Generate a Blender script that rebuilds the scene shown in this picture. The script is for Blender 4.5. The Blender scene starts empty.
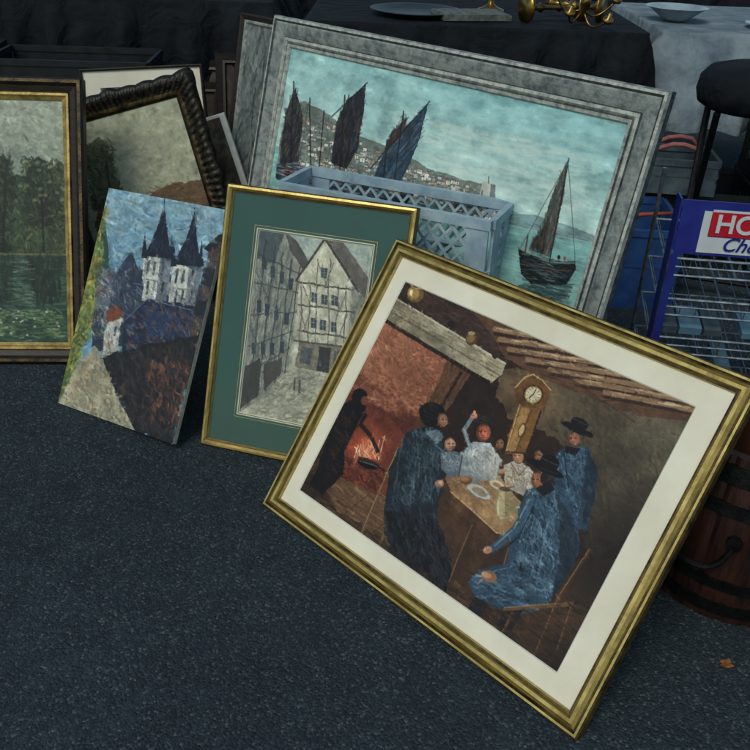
import bpy, bmesh, math, random
import numpy as np
from mathutils import Matrix, Vector
random.seed(7); RNG=np.random.default_rng(11)
S=bpy.context.scene
COL=S.collection
# ------------------------------------------------------------------ helpers
def lin(c):
    c=np.asarray(c,float)/255.0
    return np.where(c<=0.04045,c/12.92,((c+0.055)/1.055)**2.4)
def L4(c): 
    v=lin(c); return (float(v[0]),float(v[1]),float(v[2]),1)
def new_mat(name):
    m=bpy.data.materials.new(name); m.use_nodes=True
    nt=m.node_tree; b=nt.nodes['Principled BSDF']; return m,nt,b
def mat(name,c1,c2=None,scale=20,rough=.6,metal=0,bump=.0,bscale=None,spec=.4,detail=6,contrast=(.35,.65),stretch=None,coat=0):
    m,nt,b=new_mat(name); N=nt.nodes; K=nt.links
    tc=N.new('ShaderNodeTexCoord'); no=N.new('ShaderNodeTexNoise')
    no.inputs['Scale'].default_value=scale; no.inputs['Detail'].default_value=detail; no.inputs['Roughness'].default_value=.65
    src=tc.outputs['Object']
    if stretch:
        mp=N.new('ShaderNodeMapping'); mp.inputs['Scale'].default_value=stretch; K.new(src,mp.inputs[0]); src=mp.outputs[0]
    K.new(src,no.inputs['Vector'])
    r=N.new('ShaderNodeValToRGB'); r.color_ramp.elements[0].position=contrast[0]; r.color_ramp.elements[1].position=contrast[1]
    r.color_ramp.elements[0].color=L4(c1); r.color_ramp.elements[1].color=L4(c2 or [min(255,x*1.25) for x in c1])
    K.new(no.outputs['Fac'],r.inputs[0]); K.new(r.outputs[0],b.inputs['Base Color'])
    b.inputs['Roughness'].default_value=rough; b.inputs['Metallic'].default_value=metal; b.inputs['Specular IOR Level'].default_value=spec
    mr=N.new('ShaderNodeMapRange'); mr.inputs[3].default_value=max(0,rough-.12); mr.inputs[4].default_value=min(1,rough+.12)
    K.new(no.outputs['Fac'],mr.inputs[0]); K.new(mr.outputs[0],b.inputs['Roughness'])
    if coat: b.inputs['Coat Weight'].default_value=coat
    if bump:
        n2=N.new('ShaderNodeTexNoise'); n2.inputs['Scale'].default_value=bscale or scale*6; n2.inputs['Detail'].default_value=4
        K.new(src,n2.inputs['Vector']); bp=N.new('ShaderNodeBump'); bp.inputs['Strength'].default_value=bump; bp.inputs['Distance'].default_value=.002
        K.new(n2.outputs['Fac'],bp.inputs['Height']); K.new(bp.outputs[0],b.inputs['Normal'])
    return m
def empty(name,M=None):
    o=bpy.data.objects.new(name,None); o.empty_display_size=.1; COL.objects.link(o)
    if M is not None: o.matrix_world=M
    return o
def obj(name,verts,faces,mats,parent=None,fm=None,smooth=False,M=None):
    me=bpy.data.meshes.new(name); me.from_pydata([tuple(v) for v in verts],[],faces)
    for m in (mats if isinstance(mats,(list,tuple)) else [mats]): me.materials.append(m)
    if fm is not None: me.polygons.foreach_set('material_index',fm)
    if smooth: me.polygons.foreach_set('use_smooth',[True]*len(me.polygons))
    me.update(); o=bpy.data.objects.new(name,me); COL.objects.link(o)
    if parent: o.parent=parent
    if M is not None: 
        if parent: o.matrix_local=M
        else: o.matrix_world=M
    return o
class MB:  # box/tube batch builder
    def __init__(s): s.v=[];s.f=[];s.m=[]
    def box(s,a,b,mi=0,M=None):
        i=len(s.v); x0,y0,z0=a;x1,y1,z1=b
        P=[(x0,y0,z0),(x1,y0,z0),(x1,y1,z0),(x0,y1,z0),(x0,y0,z1),(x1,y0,z1),(x1,y1,z1),(x0,y1,z1)]
        if M is not None: P=[tuple(M@Vector(p)) for p in P]
        s.v+=P; s.f+=[(i+3,i+2,i+1,i),(i+4,i+5,i+6,i+7),(i,i+1,i+5,i+4),(i+1,i+2,i+6,i+5),(i+2,i+3,i+7,i+6),(i+3,i,i+4,i+7)]; s.m+=[mi]*6
    def bar(s,p,q,t,u,nrm=(0,-1,0),mi=0):   # flat bar from p to q, width t, depth u
        p=Vector(p);q=Vector(q);d=(q-p);Ln=d.length;d.normalize();n=Vector(nrm);n=(n-d*n.dot(d)).normalized();b=d.cross(n)
        M=Matrix((( d.x,n.x,b.x,p.x),(d.y,n.y,b.y,p.y),(d.z,n.z,b.z,p.z),(0,0,0,1)))
        s.box((0,-u/2,-t/2),(Ln,u/2,t/2),mi,M)
    def tube(s,pts,r,n=8,mi=0,closed=False):
        pts=[Vector(p) for p in pts];m=len(pts);i0=len(s.v);up=Vector((0,0,1))
        for k,p in enumerate(pts):
            if closed: t=pts[(k+1)%m]-pts[k-1]
            else: t=pts[min(k+1,m-1)]-pts[max(k-1,0)]
            t.normalize(); a=t.cross(up)
            if a.length<.1: a=t.cross(Vector((1,0,0)))
            a.normalize();b=t.cross(a); rr=r[k] if isinstance(r,(list,tuple)) else r
            for j in range(n):
                w=2*math.pi*j/n; s.v.append(tuple(p+a*math.cos(w)*rr+b*math.sin(w)*rr))
        for k in range(m if closed else m-1):
            for j in range(n):
                A=i0+k*n+j;B=i0+k*n+(j+1)%n;C=i0+((k+1)%m)*n+(j+1)%n;D=i0+((k+1)%m)*n+j
                s.f.append((A,D,C,B)); s.m.append(mi)
        if not closed:
            s.f.append(tuple(i0+j for j in range(n))); s.f.append(tuple(i0+(m-1)*n+j for j in reversed(range(n)))); s.m+=[mi,mi]
    def lathe(s,prof,c=(0,0,0),n=32,mi=0,M=None):
        i0=len(s.v)
        for r,z in prof:
            for j in range(n):
                w=2*math.pi*j/n; p=Vector((r*math.cos(w),r*math.sin(w),z)); 
                p=(M@p) if M is not None else p+Vector(c); s.v.append(tuple(p))
        for k in range(len(prof)-1):
            for j in range(n):
                s.f.append((i0+k*n+j,i0+k*n+(j+1)%n,i0+(k+1)*n+(j+1)%n,i0+(k+1)*n+j)); s.m.append(mi)
    def build(s,name,mats,parent=None,smooth=False,M=None,bevel=0):
        o=obj(name,s.v,s.f,mats,parent,s.m,smooth,M)
        if bevel:
            b=o.modifiers.new('b','BEVEL'); b.width=bevel; b.segments=2; b.limit_method='ANGLE'
        return o
# ------------------------------------------------------------------ painter (bakes pigment colour into a mesh attribute of the canvas)
def field(ny,nx,cells,rng):
    out=np.zeros((ny,nx));amp=1;tot=0
    for o in range(4):
        c=max(2,int(cells*2**o)); g=rng.standard_normal((c+2,c+2))
        yy=np.linspace(0,c,ny);xx=np.linspace(0,c,nx);yi=np.minimum(yy.astype(int),c);xi=np.minimum(xx.astype(int),c)
        fy=(yy-yi)[:,None];fx=(xx-xi)[None]; fy=fy*fy*(3-2*fy);fx=fx*fx*(3-2*fx)
        a=g[yi][:,xi];b=g[yi][:,xi+1];c2=g[yi+1][:,xi];d=g[yi+1][:,xi+1]
        out+=amp*((a*(1-fx)+b*fx)*(1-fy)+(c2*(1-fx)+d*fx)*fy);tot+=amp;amp*=.6
    return out/tot*1.6
def inside(px,py,poly):
    r=np.zeros(np.shape(px),bool);n=len(poly);j=n-1
    for i in range(n):
        xi,yi=poly[i];xj,yj=poly[j]
        if yi!=yj: r^=((yi>py)!=(yj>py))&(px<(xj-xi)*(py-yi)/(yj-yi)+xi)
        j=i
    return r
class Pic:
    """a painting: quad = sketch-sheet coordinates of TL,TR,BR,BL ; nx,ny = paint resolution"""
    def __init__(s,quad,nx,ny,base=(80,80,80),seed=1):
        A=[];B=[]
        for (u,v),(x,y) in zip([(0,0),(1,0),(1,1),(0,1)],quad):
            A.append([u,v,1,0,0,0,-u*x,-v*x]);B.append(x);A.append([0,0,0,u,v,1,-u*y,-v*y]);B.append(y)
        h=np.linalg.solve(np.array(A,float),np.array(B,float)); s.Hm=np.append(h,1).reshape(3,3); s.Hi=np.linalg.inv(s.Hm)
        s.nx,s.ny=nx,ny; U,V=np.meshgrid(np.linspace(0,1,nx),np.linspace(0,1,ny))
        P=s.Hm@np.stack([U.ravel(),V.ravel(),np.ones(U.size)]); s.X=(P[0]/P[2]).reshape(ny,nx); s.Y=(P[1]/P[2]).reshape(ny,nx)
        s.rng=np.random.default_rng(seed); s.A=field(ny,nx,14,s.rng); s.B=field(ny,nx,14,s.rng); s.N=field(ny,nx,24,s.rng)
        s.img=np.ones((ny,nx,3))*np.array(base,float)*(1+.12*s.N[...,None]); s.quad=quad
    def sl(s,x0,y0,x1,y1):
        P=s.Hi@np.array([[x0,x1,x1,x0],[y0,y0,y1,y1],[1,1,1,1]],float); u=P[0]/P[2];v=P[1]/P[2]
        a=int(max(0,math.floor(u.min()*(s.nx-1))));b=int(min(s.nx,math.ceil(u.max()*(s.nx-1))+1))
        c=int(max(0,math.floor(v.min()*(s.ny-1))));d=int(min(s.ny,math.ceil(v.max()*(s.ny-1))+1))
        if b<=a or d<=c: return None
        return slice(c,d),slice(a,b)
    def poly(s,pts,c,wob=1.2,a=1,var=.12,c2=None,g=None):
        wob*=.45
        xs=[p[0] for p in pts];ys=[p[1] for p in pts]; k=s.sl(min(xs)-3,min(ys)-3,max(xs)+3,max(ys)+3)
        if k is None: return
        m=inside(s.X[k]+wob*s.A[k],s.Y[k]+wob*s.B[k],pts)*a
        c=np.array(c,float)
        if c2 is not None:
            (gx0,gy0),(gx1,gy1)=g; d=np.array([gx1-gx0,gy1-gy0],float); t=np.clip(((s.X[k]-gx0)*d[0]+(s.Y[k]-gy0)*d[1])/(d@d)+.1*s.N[k],0,1)[...,None]
            C=c*(1-t)+np.array(c2,float)*t
        else: C=c
        C=C*(1+var*s.N[k][...,None]); s.img[k]=s.img[k]*(1-m[...,None])+C*m[...,None]
    def ell(s,cx,cy,rx,ry,c,ang=0,a=1,var=.08,wob=.25,soft=.6):
        R=max(rx,ry)+2;k=s.sl(cx-R,cy-R,cx+R,cy+R)
        if k is None: return
        x=s.X[k]+wob*s.A[k]-cx;y=s.Y[k]+wob*s.B[k]-cy;ca,sa=math.cos(math.radians(ang)),math.sin(math.radians(ang))
        d=np.sqrt(((x*ca+y*sa)/rx)**2+((-x*sa+y*ca)/ry)**2); m=np.clip((1-d)*min(rx,ry)/soft+.5,0,1)[...,None]*a
        s.img[k]=s.img[k]*(1-m)+np.array(c,float)*(1+var*s.N[k][...,None])*m
    def glow(s,cx,cy,rx,ry,c,ang=0,a=.6):
        R=max(rx,ry)*1.1;k=s.sl(cx-R,cy-R,cx+R,cy+R)
        if k is None: return
        x=s.X[k]-cx;y=s.Y[k]-cy;ca,sa=math.cos(math.radians(ang)),math.sin(math.radians(ang))
        d=((x*ca+y*sa)/rx)**2+((-x*sa+y*ca)/ry)**2; m=(np.clip(1-d,0,1)**1.3*a*(1+.15*s.N[k]))[...,None]
        s.img[k]=s.img[k]*(1-m)+np.array(c,float)*m
    def st(s,x0,y0,x1,y1,w,c,a=.85,wob=.25,solid=False):
        R=w+1.5;k=s.sl(min(x0,x1)-R,min(y0,y1)-R,max(x0,x1)+R,max(y0,y1)+R)
        if k is None: return
        x=s.X[k]+wob*s.A[k];y=s.Y[k]+wob*s.B[k];dx,dy=x1-x0,y1-y0;l2=dx*dx+dy*dy+1e-6
        t=np.clip(((x-x0)*dx+(y-y0)*dy)/l2,0,1); d=np.hypot(x-x0-t*dx,y-y0-t*dy)
        m=np.clip((w/2-d)/.5+.5,0,1)*a
        if not solid: m=m*np.clip(1+.3*s.N[k],.2,1.1)
        m=np.clip(m,0,1)[...,None]
        s.img[k]=s.img[k]*(1-m)+np.array(c,float)*m
    def ln(s,pts,w,c,a=.9):
        for p,q in zip(pts[:-1],pts[1:]): s.st(p[0],p[1],q[0],q[1],w,c,a,solid=True)
    def dabs(s,pts,n,cols,ang=0,ln=8,w=2,jit=25,a=.6,v=.10):
        n=int(n*1.9);ln*=.85;w*=.68
        xs=[p[0] for p in pts];ys=[p[1] for p in pts];k=0;t=0
        while k<n and t<n*6:
            t+=1;x=s.rng.uniform(min(xs),max(xs));y=s.rng.uniform(min(ys),max(ys))
            if not inside(np.array(x),np.array(y),pts): continue
            k+=1;an=math.radians(ang+s.rng.normal()*jit);l=ln*s.rng.uniform(.5,1.3)/2
            c=np.array(cols[s.rng.integers(len(cols))],float)*(1+v*s.rng.normal())
            s.st(x-math.cos(an)*l,y-math.sin(an)*l,x+math.cos(an)*l,y+math.sin(an)*l,w*s.rng.uniform(.6,1.3),c,a*s.rng.uniform(.5,1.05))
    def smear(s,pts,n,ang=60,jit=35,ln=6,w=1.3,a=.6,v=.14):   # drag local colour along broken strokes
        xs=[p[0] for p in pts];ys=[p[1] for p in pts]
        for _ in range(n):
            x=s.rng.uniform(min(xs),max(xs));y=s.rng.uniform(min(ys),max(ys))
            if not inside(np.array(x),np.array(y),pts): continue
            P=s.Hi@np.array([x,y,1.]);j=int(P[0]/P[2]*(s.nx-1));i=int(P[1]/P[2]*(s.ny-1))
            if not(0<=i<s.ny and 0<=j<s.nx): continue
            c=s.img[i,j]*(1+v*s.rng.normal());an=math.radians(ang+s.rng.normal()*jit);l=ln*s.rng.uniform(.4,1.3)/2
            ox,oy=s.rng.normal()*.8,s.rng.normal()*.8
            s.st(x+ox-math.cos(an)*l,y+oy-math.sin(an)*l,x+ox+math.cos(an)*l,y+oy+math.sin(an)*l,w*s.rng.uniform(.6,1.3),c,a)
    def grain(s,n,ln=5,w=1.2,a=.35,v=.22,ang=None):
        for _ in range(n):
            u,v0=s.rng.random(2); i=int(v0*(s.ny-1));j=int(u*(s.nx-1)); c=s.img[i,j]*(1+v*s.rng.normal()); x=s.X[i,j];y=s.Y[i,j]
            an=s.rng.uniform(0,math.pi) if ang is None else math.radians(ang+s.rng.normal()*25); l=ln*s.rng.uniform(.4,1.2)/2
            s.st(x-math.cos(an)*l,y-math.sin(an)*l,x+math.cos(an)*l,y+math.sin(an)*l,w*s.rng.uniform(.6,1.4),c,a)
    def face(s,x,y,rx,ry,skin,dx=0,ang=0,hair=None,lit=1):
        sk=np.array(skin,float);r=s.rng
        if hair is not None: s.ell(x-dx*.3,y-ry*.35,rx*1.35,ry*1.12,hair,ang,wob=.6)
        s.ell(x,y,rx,ry,sk*.55,ang,wob=.6); s.ell(x+rx*.15*lit,y+ry*.02,rx*.78,ry*.85,sk*.9,ang,wob=.6)
        for k in range(16):
            a_=r.uniform(0,6.28);q=r.uniform(0,.75);px,py=x+math.cos(a_)*rx*q,y+math.sin(a_)*ry*q;t=.78+.42*max(0,.5+.5*lit*(px-x)/rx)-.1*(py-y)/ry;t*=1+.1*r.normal()
            s.st(px-1,py-1.2,px+r.normal(),py+1.3,1.5,np.clip(sk*t*np.array([1,1.0-.06*r.random(),.98]),0,250),.6)
        s.st(x+dx-rx*.5,y-ry*.16,x+dx-rx*.15,y-ry*.12,1.3,sk*.34,.8);s.st(x+dx+rx*.2,y-ry*.12,x+dx+rx*.5,y-ry*.14,1.2,sk*.34,.75)
        s.st(x+dx+.1,y-ry*.15,x+dx+.5,y+ry*.2,1.0,np.minimum(sk*1.35,250),.75);s.st(x+dx-1,y+ry*.28,x+dx+1,y+ry*.3,.8,sk*.5,.6)
        s.st(x+dx-rx*.22,y+ry*.54,x+dx+rx*.24,y+ry*.52,.9,(112,50,42),.6);s.st(x-rx*.6,y+ry*.6,x+rx*.3,y+ry*.92,1.3,sk*.5,.6)
    def mesh(s,name,x0,y0,w,h,z,mt,parent):
        nx,ny=s.nx,s.ny; X,Y=np.meshgrid(x0+np.linspace(0,w,nx),y0+h-np.linspace(0,h,ny))
        co=np.stack([X.ravel(),Y.ravel(),np.full(X.size,z)],1)
        me=bpy.data.meshes.new(name); me.vertices.add(nx*ny); me.vertices.foreach_set('co',co.ravel())
        i=np.arange((ny-1)*(nx-1)); r=i//(nx-1);c=i%(nx-1);a=r*nx+c
        F=np.stack([a,a+nx,a+nx+1,a+1],1); me.loops.add(F.size); me.loops.foreach_set('vertex_index',F.ravel().astype(np.int32))
        me.polygons.add(len(F)); me.polygons.foreach_set('loop_start',(np.arange(len(F))*4).astype(np.int32))
        me.update(calc_edges=True)
        at=me.color_attributes.new('Paint','FLOAT_COLOR','POINT'); C=np.ones((nx*ny,4)); C[:,:3]=lin(np.clip(s.img,0,255)).reshape(-1,3)
        at.data.foreach_set('color',C.ravel()); me.materials.append(mt); me.validate()
        o=bpy.data.objects.new(name,me); COL.objects.link(o); o.parent=parent; return o
def paint_mat(name,rough=.5,weave=.25,impasto=.5,spec=.35,var=.12):
    m,nt,b=new_mat(name);N=nt.nodes;K=nt.links
    at=N.new('ShaderNodeAttribute');at.attribute_name='Paint';tc=N.new('ShaderNodeTexCoord')
    n1=N.new('ShaderNodeTexNoise');n1.inputs['Scale'].default_value=260;n1.inputs['Detail'].default_value=3;K.new(tc.outputs['Object'],n1.inputs['Vector'])
    mr=N.new('ShaderNodeMapRange');mr.inputs[3].default_value=1-var;mr.inputs[4].default_value=1+var;K.new(n1.outputs['Fac'],mr.inputs[0])
    mx=N.new('ShaderNodeVectorMath');mx.operation='SCALE';K.new(at.outputs['Color'],mx.inputs[0]);K.new(mr.outputs[0],mx.inputs['Scale']);K.new(mx.outputs[0],b.inputs['Base Color'])
    bw=N.new('ShaderNodeRGBToBW');K.new(at.outputs['Color'],bw.inputs[0])
    b1=N.new('ShaderNodeBump');b1.inputs['Strength'].default_value=impasto;b1.inputs['Distance'].default_value=.0025;K.new(bw.outputs[0],b1.inputs['Height'])
    b2=N.new('ShaderNodeBump');b2.inputs['Strength'].default_value=weave;b2.inputs['Distance'].default_value=.001;K.new(n1.outputs['Fac'],b2.inputs['Height']);K.new(b1.outputs[0],b2.inputs['Normal'])
    K.new(b2.outputs[0],b.inputs['Normal']);b.inputs['Roughness'].default_value=rough;b.inputs['Specular IOR Level'].default_value=spec
    return m
OIL=paint_mat('oil_paint',.5,.25,.6,.3); IMP=paint_mat('impasto_paint',.45,.4,1.0,.4); PRINT=paint_mat('printed_paper',.55,.06,.08,.25,.05); WATER=paint_mat('watercolour_paper',.75,.15,.05,.2,.06)
# ------------------------------------------------------------------ materials
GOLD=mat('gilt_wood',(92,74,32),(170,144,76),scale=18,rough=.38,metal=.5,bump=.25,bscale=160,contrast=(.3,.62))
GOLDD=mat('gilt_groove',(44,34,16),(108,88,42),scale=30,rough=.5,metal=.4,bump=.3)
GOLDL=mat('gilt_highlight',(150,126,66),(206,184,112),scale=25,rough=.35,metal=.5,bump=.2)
CREAM=mat('cream_mat_board',(218,211,188),(232,226,205),scale=6,rough=.85,bump=.05,bscale=500)
TEAL=mat('green_mat_board',(34,80,74),(42,90,82),scale=5,rough=.85,bump=.05,bscale=500)
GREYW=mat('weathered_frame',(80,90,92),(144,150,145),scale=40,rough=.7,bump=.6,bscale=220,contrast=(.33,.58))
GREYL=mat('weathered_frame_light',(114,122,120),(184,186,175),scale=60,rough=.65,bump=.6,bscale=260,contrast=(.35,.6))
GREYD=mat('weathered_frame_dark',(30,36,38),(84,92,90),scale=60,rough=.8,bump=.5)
DKWOOD=mat('dark_wood',(16,12,9),(44,31,20),scale=12,rough=.45,bump=.3,stretch=(1,6,1))
BOARD=mat('backing_board',(86,66,44),(120,96,68),scale=8,rough=.9)
LINEN=mat('raw_canvas_edge',(150,146,130),(196,192,176),scale=40,rough=.9,bump=.3)
BLKFR=mat('ornate_frame',(10,9,8),(66,53,34),scale=70,rough=.4,metal=.3,bump=.7,bscale=150,contrast=(.45,.75))
# ------------------------------------------------------------------ framed picture builder
def plane_matrix(x,y,yaw,lean,tw,z=0):
    B=Vector((x,y,z));e0=Vector((math.cos(yaw),math.sin(yaw),0));b=Vector((-math.sin(yaw),math.cos(yaw),0))
    u0=math.sin(lean)*b+Vector((0,0,math.cos(lean)));e=math.cos(tw)*e0+math.sin(tw)*u0;u=math.cos(tw)*u0-math.sin(tw)*e0;n=e.cross(u)
    return Matrix(((e.x,u.x,n.x,B.x),(e.y,u.y,n.y,B.y),(e.z,u.z,n.z,B.z),(0,0,0,1)))
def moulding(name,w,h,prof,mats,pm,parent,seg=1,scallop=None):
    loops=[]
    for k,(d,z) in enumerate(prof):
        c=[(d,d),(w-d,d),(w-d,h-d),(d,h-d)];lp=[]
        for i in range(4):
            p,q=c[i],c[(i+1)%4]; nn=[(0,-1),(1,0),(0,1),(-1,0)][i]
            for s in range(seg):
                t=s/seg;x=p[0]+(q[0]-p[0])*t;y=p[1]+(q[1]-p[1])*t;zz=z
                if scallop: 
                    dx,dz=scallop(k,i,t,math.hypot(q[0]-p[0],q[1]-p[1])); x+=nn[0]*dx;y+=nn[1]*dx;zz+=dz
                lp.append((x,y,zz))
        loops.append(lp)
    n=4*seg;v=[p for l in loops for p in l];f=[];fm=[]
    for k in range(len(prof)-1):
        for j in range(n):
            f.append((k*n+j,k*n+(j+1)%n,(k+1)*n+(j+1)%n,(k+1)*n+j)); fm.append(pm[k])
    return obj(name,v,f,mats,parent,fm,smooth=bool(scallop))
def back(w,h,z,parent,bars=True):
    b=MB();b.box((.012,.012,z-.006),(w-.012,h-.012,z-.002)); 
    if bars:
        for a,c in (((.022,.022),(w-.022,.05)),((.022,h-.05),(w-.022,h-.022)),((.022,.052),(.05,h-.052)),((w-.05,.052),(w-.022,h-.052))):
            b.box((a[0],a[1],z-.018),(c[0],c[1],z-.0065))
    b.build('backing',[BOARD],parent)
def sheet_with_hole(name,w,h,o,i,z,m,parent):
    l,r,t,bt=i;v=[(o,o,z),(w-o,o,z),(w-o,h-o,z),(o,h-o,z),(l,bt,z),(w-r,bt,z),(w-r,h-t,z),(l,h-t,z)]
    v+=[(l+.002,bt+.002,z-.0025),(w-r-.002,bt+.002,z-.0025),(w-r-.002,h-t-.002,z-.0025),(l+.002,h-t-.002,z-.0025)]
    f=[(0,1,5,4),(1,2,6,5),(2,3,7,6),(3,0,4,7),(4,5,9,8),(5,6,10,9),(6,7,11,10),(7,4,8,11)]
    return obj(name,v,f,[m,CREAM],parent,[0]*4+[1]*4)
# ================================================================== 1 interior dinner scene
def paint_dinner():
    q=[(410,282),(700,408),(561,675),(306,489)]; P=Pic(q,860,680,(40,28,23),3)
    D=P
    # floor
    D.poly([(300,480),(350,440),(470,470),(560,560),(620,560),(575,680),(550,680)],(64,45,33),wob=3)
    D.dabs([(306,489),(340,460),(420,500),(470,600),(561,675)],620,[(82,60,43),(54,38,29),(102,77,53),(36,26,22)],35,16,2.8,12,.55)
    D.poly([(330,478),(362,462),(408,500),(392,535),(345,510)],(118,88,62),wob=3,a=.6);D.dabs([(330,478),(362,462),(408,500),(392,535),(345,510)],130,[(144,108,76),(98,70,50),(78,54,40)],35,14,2.4,10,.5)
    D.glow(318,486,26,20,(30,22,20),30,.7)
    for k in range(7): D.ln([(318+k*26,498+k*20),(352+k*24,470+k*22)],.9,(34,24,20),.4)
    # right wall
    D.poly([(540,350),(700,408),(640,530),(600,560),(585,450),(545,420)],(62,55,44),wob=2,c2=(90,83,67),g=((590,470),(680,415)))
    D.poly([(505,370),(550,378),(640,420),(600,470),(560,440),(515,420),(498,395)],(104,84,62),wob=6,a=.85,c2=(72,61,48),g=((520,390),(620,440)))
    D.dabs([(515,370),(690,415),(640,520),(590,560),(560,440)],1000,[(84,76,62),(64,56,45),(100,91,72),(52,45,38),(90,75,56)],60,12,3.4,30,.33,.06)
    D.glow(662,428,48,34,(118,109,88),30,.5); D.glow(545,398,44,28,(132,106,76),30,.5);D.glow(618,462,30,24,(58,50,42),30,.5)
    D.glow(612,560,50,80,(30,24,22),20,.85);D.glow(648,500,34,30,(46,38,33),0,.5)
    # upper left wall
    D.poly([(410,282),(520,330),(500,350),(508,372),(420,318),(402,300)],(54,40,35),wob=1.5)
    D.dabs([(410,284),(520,330),(505,368),(425,320)],300,[(70,52,43),(44,34,32),(86,66,52),(60,40,36)],25,12,2.6,20,.5)
    # ceiling and beams
    D.poly([(470,306),(560,346),(700,406),(692,424),(640,418),(570,391),(540,378),(508,360),(498,340)],(88,61,45),wob=1)
    for k,(a,b) in enumerate([((498,331),(548,340)),((503,341),(575,353)),((512,351),(602,365)),((530,361),(630,378)),((552,371),(655,390)),((578,382),(680,401)),((606,394),(694,412))]):
        D.ln([(a[0],a[1]+4.6),(b[0],b[1]+4.2)],3.2,(48,33,28),.9);D.ln([a,b],5.0,(138,108,80),1)
        for j in range(9):
            t=P.rng.random()*.8;x=a[0]+(b[0]-a[0])*t;y=a[1]+(b[1]-a[1])*t-1+P.rng.normal()*.8;D.st(x,y,x+14,y+14*(b[1]-a[1])/(b[0]-a[0]),1.5,[(188,160,126),(204,180,146),(160,128,96),(120,88,64)][P.rng.integers(4)],.6)
    D.ln([(440,294),(560,346),(698,406)],2.4,(46,34,29),.9); D.ln([(545,362),(636,424)],2.2,(60,42,32),.5)
    D.smear([(500,332),(560,346),(695,410),(640,418),(540,378)],500,13,8,8,1.4,.6)
    # chimney breast / hearth
    D.poly([(388,312),(474,368),(462,392),(440,425),(415,470),(395,500),(335,470),(352,400)],(100,54,40),wob=2)
    D.poly([(390,317),(454,358),(432,396),(398,389),(364,372)],(164,108,80),wob=3,c2=(124,72,54),g=((400,330),(412,394)))
    D.dabs([(388,316),(455,358),(430,420),(358,402)],620,[(178,122,90),(150,92,66),(120,68,50),(192,138,106),(160,98,70),(104,62,48)],40,11,2.6,40,.4,.08)
    D.poly([(356,394),(415,424),(394,492),(330,470)],(72,36,29),wob=3,a=.9,c2=(116,56,40),g=((400,405),(366,450)))
    D.glow(374,444,36,28,(160,72,46),-40,.6); D.glow(374,448,17,14,(212,122,80),-30,.6)
    D.poly([(455,354),(478,368),(440,430),(410,480),(400,472),(430,410)],(98,68,48),wob=1,c2=(66,43,34),g=((460,360),(410,470)));D.dabs([(455,354),(476,368),(440,430),(408,478),(402,470)],90,[(122,86,60),(76,52,39),(58,40,33)],118,12,2,10,.5)
    D.ln([(465,374),(434,427),(406,484)],2.5,(32,22,19))
    D.dabs([(350,455),(395,470),(388,492),(332,472)],150,[(90,44,33),(58,28,24),(38,21,20),(128,68,46)],40,8,2.0,30,.6)
    for k in range(50): D.st(373+P.rng.normal()*6,458+P.rng.normal()*2,374+P.rng.normal()*8,446+P.rng.normal()*5,1.1,[(224,170,130),(214,116,80),(240,214,184),(170,70,48)][k%4],.75)
    D.ell(374,463,11,4.6,(14,12,14),20);D.ell(374,460,10,2.2,(50,36,34),20);D.ln([(366,460),(384,466)],1.0,(150,136,128),.6);D.ln([(384,466),(396,473)],1.4,(24,20,20))
    # mantel
    D.poly([(388,306),(398,298),(508,364),(505,376),(495,384),(388,321)],(126,116,96),wob=.8,c2=(156,146,120),g=((400,305),(500,372)))
    D.ln([(390,322),(494,386)],4,(30,22,20)); D.ln([(398,299),(508,365)],1.6,(200,193,166),.85); D.ln([(392,311),(502,377)],1.2,(84,75,61))
    D.dabs([(390,308),(400,300),(506,366),(498,380)],110,[(170,161,136),(104,95,78),(188,181,155),(136,110,84)],31,11,1.5,6,.5)
    D.ell(420,297,8,8,(106,82,46));D.ell(418,296,5.5,6.5,(150,120,72));D.ell(420,289,5,2.3,(182,156,100),20);D.ell(420,289,3,1.2,(60,44,30),20);D.ell(416,295,1.6,3,(216,194,142),10)
    D.ell(475,341,6,6,(86,66,46));D.ell(474,340,4,4.5,(130,102,68));D.ell(475,335,3.5,1.8,(168,144,102));D.ell(455,327,3.6,4.6,(38,30,30));D.ell(498,356,3,4.5,(48,38,34))
    # cook bending at the fire
    cook=[(350,404),(362,399),(372,404),(374,418),(360,430),(352,450),(350,472),(330,494),(318,484),(330,452),(340,425)]
    D.poly(cook,(20,16,18),wob=2)
    D.ell(366,397,7.5,8,(20,16,17));D.ell(371,401,3.5,4.5,(104,58,42));D.ln([(362,418),(378,438),(384,452)],4,(26,20,22));D.ell(385,454,2.4,2.2,(140,82,60));D.dabs([(345,415),(362,408),(352,460),(330,484)],60,[(44,36,38),(66,40,33),(28,23,27),(80,46,36)],65,9,1.5,20,.55);D.ln([(372,410),(360,432),(353,452)],1.0,(130,68,50),.6)
    # ladder-back chair left
    for a,b in (((404,448),(366,536)),((418,462),(384,548))): D.ln([a,b],2.6,(98,70,46)); D.ln([(a[0]-.8,a[1]),(b[0]-.8,b[1])],.9,(170,134,92),.7)
    for t in (.1,.3,.5,.72): D.ln([(404-38*t,448+88*t),(418-34*t,462+86*t)],2,(92,64,42));D.ln([(404-38*t,447+88*t),(418-34*t,461+86*t)],.7,(156,122,84),.7)
    # table
    D.poly([(448,474),(470,462),(500,474),(530,510),(526,538),(500,534),(456,492)],(126,94,64),wob=1,c2=(162,128,90),g=((450,475),(525,530)))
    D.poly([(456,492),(500,532),(526,538),(524,549),(498,544),(454,503)],(76,53,37),wob=.6)
    D.ln([(455,491),(500,532),(526,537)],1.4,(200,168,122),.8); D.ln([(478,524),(455,582)],5,(58,41,31)); D.ln([(514,546),(500,600)],5,(70,48,34)); D.ln([(476,524),(453,580)],1.2,(126,94,66),.8);D.ln([(512,546),(498,598)],1.2,(126,94,66),.8);D.ln([(462,562),(500,590)],2.4,(56,40,30))
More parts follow.
